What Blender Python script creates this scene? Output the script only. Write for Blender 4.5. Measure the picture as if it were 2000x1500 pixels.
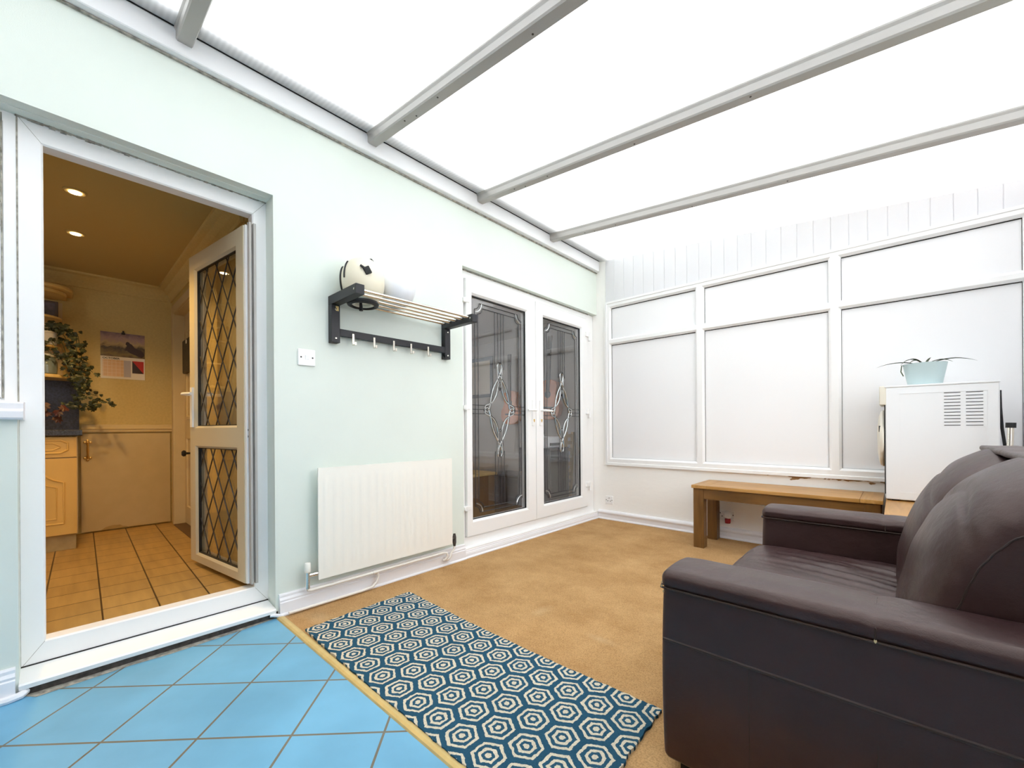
import bpy, bmesh, math, random
from mathutils import Vector, Matrix, noise

random.seed(7)
SC = bpy.context.scene
COL = SC.collection
for o in list(bpy.data.objects):
    bpy.data.objects.remove(o)

# ------------------------------------------------------------------ camera, sky, exposure
cam_data = bpy.data.cameras.new('camera')
cam_data.sensor_width = 36.0
cam_data.lens = 814.39 * 36.0 / 2000.0
cam_data.shift_y = (836.4 - 750.0) / 2000.0
cam_data.clip_start = 0.02
cam = bpy.data.objects.new('camera', cam_data)
COL.objects.link(cam)
yaw, roll = -0.743012, -0.0066015
fwd = Vector((math.sin(yaw), math.cos(yaw), 0))
rgt = Vector((math.cos(yaw), -math.sin(yaw), 0))
up = Vector((0, 0, 1))
r3 = rgt * math.cos(roll) + up * math.sin(roll)
u3 = up * math.cos(roll) - rgt * math.sin(roll)
m = Matrix((r3, u3, -fwd)).transposed().to_4x4()
m.translation = Vector((0, 0, 1.0))
cam.matrix_world = m
SC.camera = cam

world = bpy.data.worlds.new('sky')
SC.world = world
world.use_nodes = True
wn = world.node_tree.nodes
wn['Background'].inputs['Color'].default_value = (0.985, 0.99, 1.0, 1)
wn['Background'].inputs['Strength'].default_value = 6.75

SC.view_settings.view_transform = 'Standard'
SC.view_settings.look = 'None'
SC.view_settings.exposure = 0.0
SC.view_settings.gamma = 1.0
SC.view_settings.use_curve_mapping = False
SC.cycles.max_bounces = 14
SC.cycles.diffuse_bounces = 8
SC.cycles.glossy_bounces = 5
SC.cycles.transmission_bounces = 8
SC.cycles.transparent_max_bounces = 16
SC.cycles.caustics_reflective = False
SC.cycles.caustics_refractive = False
SC.cycles.sample_clamp_indirect = 8.0
SC.cycles.use_denoising = True

# ------------------------------------------------------------------ materials
MATS = {}


def new_mat(name):
    m = bpy.data.materials.new(name)
    m.use_nodes = True
    MATS[name] = m
    return m, m.node_tree.nodes, m.node_tree.links, m.node_tree.nodes['Principled BSDF']


def N(nodes, t, **kw):
    n = nodes.new(t)
    for k, v in kw.items():
        setattr(n, k, v)
    return n


def mat(name, col, rough=0.5, spec=0.5, metal=0.0, var=0.0, vscale=8.0, bump=0.0, bscale=200.0, stretch=(1, 1, 1)):
    m, nd, lk, p = new_mat(name)
    p.inputs['Base Color'].default_value = (*col, 1)
    p.inputs['Roughness'].default_value = rough
    p.inputs['Specular IOR Level'].default_value = spec
    p.inputs['Metallic'].default_value = metal
    geo = N(nd, 'ShaderNodeNewGeometry')
    mp = N(nd, 'ShaderNodeMapping')
    mp.inputs['Scale'].default_value = stretch
    lk.new(geo.outputs['Position'], mp.inputs['Vector'])
    if var > 0:
        t = N(nd, 'ShaderNodeTexNoise')
        t.inputs['Scale'].default_value = vscale
        t.inputs['Detail'].default_value = 6
        lk.new(mp.outputs[0], t.inputs['Vector'])
        r = N(nd, 'ShaderNodeValToRGB')
        r.color_ramp.elements[0].position = 0.3
        r.color_ramp.elements[1].position = 0.7
        r.color_ramp.elements[0].color = (*[c * (1 - var) for c in col], 1)
        r.color_ramp.elements[1].color = (*[min(1, c * (1 + var)) for c in col], 1)
        lk.new(t.outputs['Fac'], r.inputs['Fac'])
        lk.new(r.outputs['Color'], p.inputs['Base Color'])
    if bump > 0:
        t = N(nd, 'ShaderNodeTexNoise')
        t.inputs['Scale'].default_value = bscale
        t.inputs['Detail'].default_value = 4
        lk.new(mp.outputs[0], t.inputs['Vector'])
        b = N(nd, 'ShaderNodeBump')
        b.inputs['Strength'].default_value = bump
        b.inputs['Distance'].default_value = 0.004
        lk.new(t.outputs['Fac'], b.inputs['Height'])
        lk.new(b.outputs['Normal'], p.inputs['Normal'])
    return m


mat('green_paint', (0.725, 0.78, 0.72), 0.75, 0.3, var=0.015, vscale=3, bump=0.08, bscale=260)
mat('white_paint', (0.86, 0.86, 0.87), 0.6, 0.4, var=0.01, vscale=4)
mat('plain_plaster', (0.92, 0.91, 0.88), 0.8, 0.3, bump=0.1, bscale=60)
mat('upvc', (0.88, 0.88, 0.875), 0.3, 0.5)
mat('cladding_white', (0.72, 0.72, 0.735), 0.5, 0.3)
mat('panel_white', (0.87, 0.87, 0.88), 0.55, 0.3)
mat('cream_upvc', (0.58, 0.51, 0.36), 0.35, 0.5)
mat('skirting', (0.84, 0.84, 0.87), 0.4, 0.5)
mat('radiator_paint', (0.88, 0.86, 0.79), 0.4, 0.5)
mat('pipe_paint', (0.80, 0.76, 0.70), 0.4, 0.5)
mat('bar_grey', (0.43, 0.41, 0.385), 0.45, 0.4)
mat('gasket_and_shadow_gap', (0.02, 0.02, 0.02), 0.6)
mat('seal', (0.35, 0.33, 0.28), 0.8, var=0.5, vscale=40)
mat('dark_rust', (0.06, 0.05, 0.045), 0.6, var=0.5, vscale=60)
mat('chrome', (0.8, 0.78, 0.75), 0.15, metal=1.0)
mat('steel', (0.74, 0.70, 0.62), 0.16, metal=1.0)
mat('brass', (0.75, 0.5, 0.18), 0.3, metal=1.0)
mat('black_wood', (0.012, 0.012, 0.016), 0.45, 0.4)
mat('black_rubber', (0.012, 0.012, 0.014), 0.55, 0.4)
mat('helmet_cream', (0.80, 0.74, 0.58), 0.3, 0.5)
mat('helmet_lining', (0.66, 0.64, 0.54), 0.8)
mat('dome_white', (0.82, 0.84, 0.88), 0.35, 0.5)
mat('appliance', (0.80, 0.815, 0.83), 0.3, 0.5)
mat('appliance_cream', (0.72, 0.68, 0.58), 0.4, 0.5)
mat('pot_blue', (0.50, 0.62, 0.63), 0.5, 0.4)
mat('leaf_dark', (0.035, 0.055, 0.018), 0.5, var=0.4, vscale=30)
mat('ivy_leaf', (0.022, 0.029, 0.009), 0.45, 0.4, var=0.6, vscale=18)
mat('red_leaf', (0.06, 0.015, 0.012), 0.5, var=0.5, vscale=20)
mat('soil', (0.05, 0.035, 0.02), 0.95)
mat('red_liquid', (0.35, 0.01, 0.02), 0.15)
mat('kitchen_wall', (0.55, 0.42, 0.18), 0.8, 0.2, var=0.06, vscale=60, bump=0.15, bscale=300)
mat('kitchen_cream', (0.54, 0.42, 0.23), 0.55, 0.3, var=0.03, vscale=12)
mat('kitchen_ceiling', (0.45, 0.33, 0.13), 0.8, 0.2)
mat('pine', (0.62, 0.38, 0.10), 0.4, 0.4, var=0.08, vscale=6, stretch=(1, 1, 0.2))
mat('shelf_wood', (0.60, 0.42, 0.16), 0.4, 0.4, var=0.08, vscale=10)
mat('plinth_wood', (0.40, 0.28, 0.12), 0.6, 0.3, var=0.12, vscale=20)
mat('worktop', (0.035, 0.04, 0.06), 0.25, 0.5, var=0.7, vscale=120)
mat('backsplash', (0.03, 0.033, 0.06), 0.4, 0.5, var=0.6, vscale=90)
mat('photo_dark', (0.05, 0.04, 0.05), 0.3, var=0.9, vscale=25)
mat('paper', (0.72, 0.66, 0.56), 0.7)
mat('ink', (0.02, 0.02, 0.02), 0.6)
mat('hanger_dark', (0.03, 0.025, 0.02), 0.5, var=0.9, vscale=60)
mat('glass_jar', (0.16, 0.20, 0.20), 0.1, 0.7)
mat('pot_pale', (0.5, 0.48, 0.42), 0.4)
mat('lead', (0.05, 0.045, 0.045), 0.45, metal=0.6)
mat('lead_thin', (0.035, 0.035, 0.038), 0.5)
mat('bevel_silver', (0.55, 0.56, 0.56), 0.2, metal=0.9)
mat('dining_wall', (0.50, 0.48, 0.46), 0.8)
mat('dining_floor', (0.16, 0.09, 0.045), 0.5)
mat('guitar_wood', (0.60, 0.19, 0.05), 0.3, var=0.2, vscale=6)
mat('guitar_dark', (0.05, 0.03, 0.025), 0.4)
mat('rack_wood', (0.55, 0.38, 0.16), 0.5, var=0.1, vscale=12)
mat('desk_dark', (0.03, 0.03, 0.035), 0.4)
mat('grey_box', (0.12, 0.12, 0.13), 0.6)
mat('yellow', (0.6, 0.42, 0.05), 0.5)
mat('frame_navy', (0.05, 0.06, 0.09), 0.4)
mat('strip_brass', (0.62, 0.47, 0.20), 0.45, 0.4, metal=0.25, var=0.08, vscale=20)
mat('dark_wood', (0.10, 0.05, 0.02), 0.5)
mat('outside', (0.25, 0.27, 0.22), 0.9)
mat('near_wall_dim', (0.36, 0.30, 0.28), 0.9, var=0.15, vscale=20)


def leather():
    m, nd, lk, p = new_mat('leather')
    geo = N(nd, 'ShaderNodeNewGeometry')
    t = N(nd, 'ShaderNodeTexNoise')
    t.inputs['Scale'].default_value = 5
    t.inputs['Detail'].default_value = 8
    lk.new(geo.outputs['Position'], t.inputs['Vector'])
    r = N(nd, 'ShaderNodeValToRGB')
    r.color_ramp.elements[0].position = 0.3
    r.color_ramp.elements[1].position = 0.75
    r.color_ramp.elements[0].color = (0.024, 0.0098, 0.0112, 1)
    r.color_ramp.elements[1].color = (0.040, 0.0180, 0.0180, 1)
    lk.new(t.outputs['Fac'], r.inputs['Fac'])
    lk.new(r.outputs['Color'], p.inputs['Base Color'])
    p.inputs['Roughness'].default_value = 0.40
    p.inputs['Specular IOR Level'].default_value = 0.6
    p.inputs['Specular Tint'].default_value = (1.0, 0.84, 0.76, 1)
    v = N(nd, 'ShaderNodeTexVoronoi')
    v.inputs['Scale'].default_value = 330
    lk.new(geo.outputs['Position'], v.inputs['Vector'])
    n2 = N(nd, 'ShaderNodeTexNoise')
    n2.inputs['Scale'].default_value = 14
    n2.inputs['Detail'].default_value = 3
    lk.new(geo.outputs['Position'], n2.inputs['Vector'])
    b1 = N(nd, 'ShaderNodeBump')
    b1.inputs['Strength'].default_value = 0.10
    b1.inputs['Distance'].default_value = 0.002
    lk.new(v.outputs['Distance'], b1.inputs['Height'])
    b2 = N(nd, 'ShaderNodeBump')
    b2.inputs['Strength'].default_value = 0.22
    b2.inputs['Distance'].default_value = 0.02
    lk.new(n2.outputs['Fac'], b2.inputs['Height'])
    lk.new(b1.outputs['Normal'], b2.inputs['Normal'])
    lk.new(b2.outputs['Normal'], p.inputs['Normal'])


leather()
mat('leather_seam', (0.035, 0.020, 0.016), 0.5, 0.4)


def carpet():
    m, nd, lk, p = new_mat('carpet')
    geo = N(nd, 'ShaderNodeNewGeometry')
    t = N(nd, 'ShaderNodeTexNoise')
    t.inputs['Scale'].default_value = 3.0
    t.inputs['Detail'].default_value = 12
    t.inputs['Roughness'].default_value = 0.68
    lk.new(geo.outputs['Position'], t.inputs['Vector'])
    f = N(nd, 'ShaderNodeTexNoise')
    f.inputs['Scale'].default_value = 190
    f.inputs['Detail'].default_value = 2
    lk.new(geo.outputs['Position'], f.inputs['Vector'])
    r = N(nd, 'ShaderNodeValToRGB')
    r.color_ramp.elements[0].position = 0.3
    r.color_ramp.elements[1].position = 0.72
    r.color_ramp.elements[0].color = (0.40, 0.22, 0.085, 1)
    r.color_ramp.elements[1].color = (0.60, 0.375, 0.175, 1)
    lk.new(t.outputs['Fac'], r.inputs['Fac'])
    mx = N(nd, 'ShaderNodeMixRGB', blend_type='MULTIPLY')
    mx.inputs['Fac'].default_value = 0.55
    r2 = N(nd, 'ShaderNodeValToRGB')
    r2.color_ramp.elements[0].position = 0.3
    r2.color_ramp.elements[1].position = 0.6
    r2.color_ramp.elements[0].color = (0.40, 0.37, 0.32, 1)
    r2.color_ramp.elements[1].color = (1, 1, 1, 1)
    lk.new(f.outputs['Fac'], r2.inputs['Fac'])
    lk.new(r.outputs['Color'], mx.inputs['Color1'])
    lk.new(r2.outputs['Color'], mx.inputs['Color2'])
    # two pale worn scuffs
    prev = mx.outputs['Color']
    for cx, cy, sx, sy in ((-1.02, 1.72, 0.10, 0.035), (-1.42, 1.78, 0.05, 0.10), (-2.25, 0.93, 0.10, 0.07)):
        mp = N(nd, 'ShaderNodeMapping')
        mp.inputs['Location'].default_value = (-cx / sx, -cy / sy, 0)
        mp.inputs['Scale'].default_value = (1 / sx, 1 / sy, 0)
        lk.new(geo.outputs['Position'], mp.inputs['Vector'])
        ln = N(nd, 'ShaderNodeVectorMath', operation='LENGTH')
        lk.new(mp.outputs[0], ln.inputs[0])
        mr = N(nd, 'ShaderNodeMapRange')
        mr.inputs['From Min'].default_value = 1.0
        mr.inputs['From Max'].default_value = 0.2
        mr.inputs['To Max'].default_value = 0.45
        lk.new(ln.outputs['Value'], mr.inputs['Value'])
        ml = N(nd, 'ShaderNodeMath', operation='MULTIPLY')
        lk.new(mr.outputs[0], ml.inputs[0])
        lk.new(t.outputs['Fac'], ml.inputs[1])
        m2 = N(nd, 'ShaderNodeMixRGB')
        lk.new(ml.outputs[0], m2.inputs['Fac'])
        lk.new(prev, m2.inputs['Color1'])
        m2.inputs['Color2'].default_value = (0.62, 0.48, 0.30, 1)
        prev = m2.outputs['Color']
    lk.new(prev, p.inputs['Base Color'])
    p.inputs['Roughness'].default_value = 0.95
    p.inputs['Specular IOR Level'].default_value = 0.1
    b = N(nd, 'ShaderNodeBump')
    b.inputs['Strength'].default_value = 0.5
    b.inputs['Distance'].default_value = 0.004
    lk.new(f.outputs['Fac'], b.inputs['Height'])
    lk.new(b.outputs['Normal'], p.inputs['Normal'])


carpet()


def grid_tiles(name, cols, mortar, size, gap, rot, off, rough, spec, vscale=3.0, stretch=(1, 1, 1)):
    """square tiles on the floor: size, rotated by rot, one corner at off"""
    m, nd, lk, p = new_mat(name)
    geo = N(nd, 'ShaderNodeNewGeometry')
    mp = N(nd, 'ShaderNodeMapping', vector_type='TEXTURE')
    mp.inputs['Location'].default_value = (*off, 0)
    mp.inputs['Rotation'].default_value = (0, 0, rot)
    lk.new(geo.outputs['Position'], mp.inputs['Vector'])
    mp2 = N(nd, 'ShaderNodeMapping')
    mp2.inputs['Location'].default_value = (200 * size, 200 * size, 0)
    lk.new(mp.outputs[0], mp2.inputs['Vector'])
    b = N(nd, 'ShaderNodeTexBrick')
    b.offset = 0.0
    b.squash = 1.0
    b.inputs['Scale'].default_value = 1.0
    b.inputs['Brick Width'].default_value = size
    b.inputs['Row Height'].default_value = size
    b.inputs['Mortar Size'].default_value = gap
    b.inputs['Mortar Smooth'].default_value = 0.1
    b.inputs['Bias'].default_value = 0.0
    b.inputs['Color1'].default_value = (*cols[0], 1)
    b.inputs['Color2'].default_value = (*cols[1], 1)
    b.inputs['Mortar'].default_value = (*mortar, 1)
    lk.new(mp2.outputs[0], b.inputs['Vector'])
    t = N(nd, 'ShaderNodeTexNoise')
    t.inputs['Scale'].default_value = vscale
    t.inputs['Detail'].default_value = 6
    mp3 = N(nd, 'ShaderNodeMapping')
    mp3.inputs['Scale'].default_value = stretch
    lk.new(mp2.outputs[0], mp3.inputs['Vector'])
    lk.new(mp3.outputs[0], t.inputs['Vector'])
    r = N(nd, 'ShaderNodeValToRGB')
    r.color_ramp.elements[0].position = 0.3
    r.color_ramp.elements[1].position = 0.7
    r.color_ramp.elements[0].color = (0.82, 0.82, 0.82, 1)
    r.color_ramp.elements[1].color = (1.1, 1.1, 1.1, 1)
    lk.new(t.outputs['Fac'], r.inputs['Fac'])
    mx = N(nd, 'ShaderNodeMixRGB', blend_type='MULTIPLY')
    mx.inputs['Fac'].default_value = 1.0
    lk.new(b.outputs['Color'], mx.inputs['Color1'])
    lk.new(r.outputs['Color'], mx.inputs['Color2'])
    lk.new(mx.outputs['Color'], p.inputs['Base Color'])
    p.inputs['Roughness'].default_value = rough
    p.inputs['Specular IOR Level'].default_value = spec
    bp = N(nd, 'ShaderNodeBump')
    bp.invert = True
    bp.inputs['Strength'].default_value = 0.5
    bp.inputs['Distance'].default_value = 0.003
    lk.new(b.outputs['Fac'], bp.inputs['Height'])
    lk.new(bp.outputs['Normal'], p.inputs['Normal'])


grid_tiles('blue_tiles', ((0.150, 0.40, 0.61), (0.160, 0.415, 0.625)), (0.17, 0.15, 0.11), 0.30, 0.0042, math.radians(45),
           (-1.883, 0.512), 0.42, 0.4, 2.5)
grid_tiles('kitchen_tiles', ((0.40, 0.24, 0.075), (0.46, 0.28, 0.09)), (0.05, 0.025, 0.012), 0.1975, 0.0035, -0.027,
           (-2.583, 0.132), 0.35, 0.5, 9, (0.35, 3.0, 1))


def rug_mat():
    m, nd, lk, p = new_mat('rug_hexagons')
    S = 0.121
    geo = N(nd, 'ShaderNodeNewGeometry')
    nz = N(nd, 'ShaderNodeTexNoise')
    nz.inputs['Scale'].default_value = 60
    lk.new(geo.outputs['Position'], nz.inputs['Vector'])
    sb = N(nd, 'ShaderNodeVectorMath', operation='SUBTRACT')
    lk.new(nz.outputs['Color'], sb.inputs[0])
    sb.inputs[1].default_value = (0.5, 0.5, 0.5)
    sc = N(nd, 'ShaderNodeVectorMath', operation='SCALE')
    sc.inputs['Scale'].default_value = 0.012
    lk.new(sb.outputs[0], sc.inputs[0])
    ad = N(nd, 'ShaderNodeVectorMath', operation='ADD')
    lk.new(geo.outputs['Position'], ad.inputs[0])
    lk.new(sc.outputs[0], ad.inputs[1])
    mp = N(nd, 'ShaderNodeMapping')
    mp.inputs['Scale'].default_value = (1 / S, 1 / S, 0)
    mp.inputs['Location'].default_value = (0.906 / S + 40, -1.081 / S + 40 * 1.7320508, 0)
    lk.new(ad.outputs[0], mp.inputs['Vector'])

    def cell(shift):
        a = N(nd, 'ShaderNodeVectorMath', operation='ADD')
        lk.new(mp.outputs[0], a.inputs[0])
        a.inputs[1].default_value = (0.5 + shift[0], 0.8660254 + shift[1], 0)
        w = N(nd, 'ShaderNodeVectorMath', operation='MODULO')
        lk.new(a.outputs[0], w.inputs[0])
        w.inputs[1].default_value = (1.0, 1.7320508, 1.0)
        s = N(nd, 'ShaderNodeVectorMath', operation='SUBTRACT')
        lk.new(w.outputs[0], s.inputs[0])
        s.inputs[1].default_value = (0.5, 0.8660254, 0)
        ab = N(nd, 'ShaderNodeVectorMath', operation='ABSOLUTE')
        lk.new(s.outputs[0], ab.inputs[0])
        d = N(nd, 'ShaderNodeVectorMath', operation='DOT_PRODUCT')
        lk.new(ab.outputs[0], d.inputs[0])
        d.inputs[1].default_value = (0.5, 0.8660254, 0)
        x = N(nd, 'ShaderNodeSeparateXYZ')
        lk.new(ab.outputs[0], x.inputs[0])
        mxx = N(nd, 'ShaderNodeMath', operation='MAXIMUM')
        lk.new(d.outputs['Value'], mxx.inputs[0])
        lk.new(x.outputs['X'], mxx.inputs[1])
        return mxx.outputs[0]

    a = cell((0, 0))
    b = cell((0.5, 0.8660254))
    mn = N(nd, 'ShaderNodeMath', operation='MINIMUM')
    lk.new(a, mn.inputs[0])
    lk.new(b, mn.inputs[1])
    dbl = N(nd, 'ShaderNodeMath', operation='MULTIPLY')
    lk.new(mn.outputs[0], dbl.inputs[0])
    dbl.inputs[1].default_value = 2.0
    r = N(nd, 'ShaderNodeValToRGB')
    cr = r.color_ramp
    cr.interpolation = 'CONSTANT'
    cream = (0.66, 0.60, 0.47, 1)
    blue = (0.022, 0.085, 0.145, 1)
    stops = [(0.0, cream), (0.155, blue), (0.315, cream), (0.475, blue), (0.665, cream), (0.825, blue)]
    cr.elements[0].position, cr.elements[0].color = stops[0]
    cr.elements[1].position, cr.elements[1].color = stops[1]
    for pos, c in stops[2:]:
        e = cr.elements.new(pos)
        e.color = c
    lk.new(dbl.outputs[0], r.inputs['Fac'])
    f = N(nd, 'ShaderNodeTexNoise')
    f.inputs['Scale'].default_value = 350
    lk.new(geo.outputs['Position'], f.inputs['Vector'])
    r2 = N(nd, 'ShaderNodeValToRGB')
    r2.color_ramp.elements[0].position = 0.3
    r2.color_ramp.elements[1].position = 0.6
    r2.color_ramp.elements[0].color = (0.6, 0.6, 0.6, 1)
    lk.new(f.outputs['Fac'], r2.inputs['Fac'])
    mx = N(nd, 'ShaderNodeMixRGB', blend_type='MULTIPLY')
    mx.inputs['Fac'].default_value = 0.7
    lk.new(r.outputs['Color'], mx.inputs['Color1'])
    lk.new(r2.outputs['Color'], mx.inputs['Color2'])
    lk.new(mx.outputs['Color'], p.inputs['Base Color'])
    p.inputs['Roughness'].default_value = 0.95
    p.inputs['Specular IOR Level'].default_value = 0.1
    bp = N(nd, 'ShaderNodeBump')
    bp.inputs['Strength'].default_value = 0.5
    bp.inputs['Distance'].default_value = 0.004
    lk.new(f.outputs['Fac'], bp.inputs['Height'])
    lk.new(bp.outputs['Normal'], p.inputs['Normal'])


rug_mat()


def wood(name, dark, light, axis, rough=0.35):
    """planed oak, grain along axis"""
    m, nd, lk, p = new_mat(name)
    geo = N(nd, 'ShaderNodeNewGeometry')
    mp = N(nd, 'ShaderNodeMapping')
    mp.inputs['Scale'].default_value = [0.09 if i == axis else 1.0 for i in range(3)]
    lk.new(geo.outputs['Position'], mp.inputs['Vector'])
    t = N(nd, 'ShaderNodeTexNoise')
    t.inputs['Scale'].default_value = 34
    t.inputs['Detail'].default_value = 8
    t.inputs['Distortion'].default_value = 0.6
    lk.new(mp.outputs[0], t.inputs['Vector'])
    t2 = N(nd, 'ShaderNodeTexNoise')
    t2.inputs['Scale'].default_value = 3.0
    t2.inputs['Detail'].default_value = 2
    lk.new(geo.outputs['Position'], t2.inputs['Vector'])
    am = N(nd, 'ShaderNodeMath', operation='MULTIPLY_ADD')
    lk.new(t2.outputs['Fac'], am.inputs[0])
    am.inputs[1].default_value = 0.5
    am.inputs[2].default_value = -0.25
    a2 = N(nd, 'ShaderNodeMath', operation='ADD')
    lk.new(t.outputs['Fac'], a2.inputs[0])
    lk.new(am.outputs[0], a2.inputs[1])
    r = N(nd, 'ShaderNodeValToRGB')
    r.color_ramp.elements[0].position = 0.3
    r.color_ramp.elements[1].position = 0.7
    r.color_ramp.elements[0].color = (*dark, 1)
    r.color_ramp.elements[1].color = (*light, 1)
    lk.new(a2.outputs[0], r.inputs['Fac'])
    lk.new(r.outputs['Color'], p.inputs['Base Color'])
    p.inputs['Roughness'].default_value = rough


wood('oak_x', (0.34, 0.165, 0.036), (0.50, 0.27, 0.080), 0)
wood('oak_y', (0.34, 0.165, 0.036), (0.50, 0.27, 0.080), 1)
wood('oak_z', (0.115, 0.050, 0.010), (0.19, 0.088, 0.021), 2)
wood('oak_apron', (0.115, 0.050, 0.010), (0.19, 0.088, 0.021), 0)


def lower_plaster():
    """white plaster under the window; paint has flaked in a ragged line below the frame"""
    m, nd, lk, p = new_mat('flaking_plaster')
    geo = N(nd, 'ShaderNodeNewGeometry')
    sp = N(nd, 'ShaderNodeSeparateXYZ')
    lk.new(geo.outputs['Position'], sp.inputs[0])
    t = N(nd, 'ShaderNodeTexNoise')
    t.inputs['Scale'].default_value = 9
    t.inputs['Detail'].default_value = 7
    mp = N(nd, 'ShaderNodeMapping')
    mp.inputs['Scale'].default_value = (1, 1, 2.2)
    lk.new(geo.outputs['Position'], mp.inputs['Vector'])
    lk.new(mp.outputs[0], t.inputs['Vector'])
    z = N(nd, 'ShaderNodeMapRange')
    z.inputs['From Min'].default_value = 0.535
    z.inputs['From Max'].default_value = 0.60
    z.inputs['To Min'].default_value = -0.35
    z.inputs['To Max'].default_value = 0.06
    lk.new(sp.outputs['Z'], z.inputs['Value'])
    x = N(nd, 'ShaderNodeMapRange')
    x.inputs['From Min'].default_value = -1.7
    x.inputs['From Max'].default_value = -0.3
    x.inputs['To Min'].default_value = -0.12
    x.inputs['To Max'].default_value = 0.085
    lk.new(sp.outputs['X'], x.inputs['Value'])
    a = N(nd, 'ShaderNodeMath', operation='ADD')
    lk.new(z.outputs[0], a.inputs[0])
    lk.new(x.outputs[0], a.inputs[1])
    a2 = N(nd, 'ShaderNodeMath', operation='ADD')
    lk.new(a.outputs[0], a2.inputs[0])
    lk.new(t.outputs['Fac'], a2.inputs[1])
    r = N(nd, 'ShaderNodeValToRGB')
    r.color_ramp.elements[0].position = 0.555
    r.color_ramp.elements[1].position = 0.575
    r.color_ramp.elements[0].color = (0.92, 0.91, 0.88, 1)
    r.color_ramp.elements[1].color = (0.34, 0.19, 0.08, 1)
    lk.new(a2.outputs[0], r.inputs['Fac'])
    lk.new(r.outputs['Color'], p.inputs['Base Color'])
    p.inputs['Roughness'].default_value = 0.8
    b = N(nd, 'ShaderNodeBump')
    b.inputs['Strength'].default_value = 0.2
    b.inputs['Distance'].default_value = 0.01
    lk.new(t.outputs['Fac'], b.inputs['Height'])
    lk.new(b.outputs['Normal'], p.inputs['Normal'])


lower_plaster()


def polycarbonate():
    m, nd, lk, p = new_mat('polycarbonate')
    nd.remove(p)
    out = nd['Material Output']
    geo = N(nd, 'ShaderNodeNewGeometry')
    w = N(nd, 'ShaderNodeTexWave', wave_type='BANDS', bands_direction='Y')
    w.inputs['Scale'].default_value = 14
    lk.new(geo.outputs['Position'], w.inputs['Vector'])
    r = N(nd, 'ShaderNodeValToRGB')
    r.color_ramp.elements[0].color = (0.80, 0.81, 0.82, 1)
    r.color_ramp.elements[1].color = (0.90, 0.91, 0.92, 1)
    lk.new(w.outputs['Fac'], r.inputs['Fac'])
    tl = N(nd, 'ShaderNodeBsdfTranslucent')
    lk.new(r.outputs['Color'], tl.inputs['Color'])
    df = N(nd, 'ShaderNodeBsdfDiffuse')
    df.inputs['Color'].default_value = (0.85, 0.86, 0.87, 1)
    mx = N(nd, 'ShaderNodeMixShader')
    mx.inputs['Fac'].default_value = 0.30
    lk.new(tl.outputs[0], mx.inputs[1])
    lk.new(df.outputs[0], mx.inputs[2])
    lk.new(mx.outputs[0], out.inputs['Surface'])


polycarbonate()


def glass(name, base, tint=(1, 1, 1), rough=0.0):
    m, nd, lk, p = new_mat(name)
    nd.remove(p)
    out = nd['Material Output']
    geo = N(nd, 'ShaderNodeNewGeometry')
    d = N(nd, 'ShaderNodeVectorMath', operation='DOT_PRODUCT')
    lk.new(geo.outputs['Incoming'], d.inputs[0])
    lk.new(geo.outputs['Normal'], d.inputs[1])
    a = N(nd, 'ShaderNodeMath', operation='ABSOLUTE')
    lk.new(d.outputs['Value'], a.inputs[0])
    s = N(nd, 'ShaderNodeMath', operation='SUBTRACT')
    s.inputs[0].default_value = 1.0
    lk.new(a.outputs[0], s.inputs[1])
    pw = N(nd, 'ShaderNodeMath', operation='POWER')
    lk.new(s.outputs[0], pw.inputs[0])
    pw.inputs[1].default_value = 5
    ma = N(nd, 'ShaderNodeMath', operation='MULTIPLY_ADD')
    lk.new(pw.outputs[0], ma.inputs[0])
    ma.inputs[1].default_value = 1 - base
    ma.inputs[2].default_value = base
    tr = N(nd, 'ShaderNodeBsdfTransparent')
    tr.inputs['Color'].default_value = (*tint, 1)
    gl = N(nd, 'ShaderNodeBsdfGlossy')
    gl.inputs['Roughness'].default_value = rough
    gl.inputs['Color'].default_value = (1, 1, 1, 1)
    mx = N(nd, 'ShaderNodeMixShader')
    lk.new(ma.outputs[0], mx.inputs['Fac'])
    lk.new(tr.outputs[0], mx.inputs[1])
    lk.new(gl.outputs[0], mx.inputs[2])
    lk.new(mx.outputs[0], out.inputs['Surface'])


glass('glass', 0.08, (0.93, 0.935, 0.94))
glass('glass_clear', 0.04, (0.98, 0.98, 0.98))


def emit(name, col, s):
    m, nd, lk, p = new_mat(name)
    p.inputs['Base Color'].default_value = (*col, 1)
    p.inputs['Emission Color'].default_value = (*col, 1)
    p.inputs['Emission Strength'].default_value = s


emit('lamp_glow', (1.0, 0.86, 0.55), 12)


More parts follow.
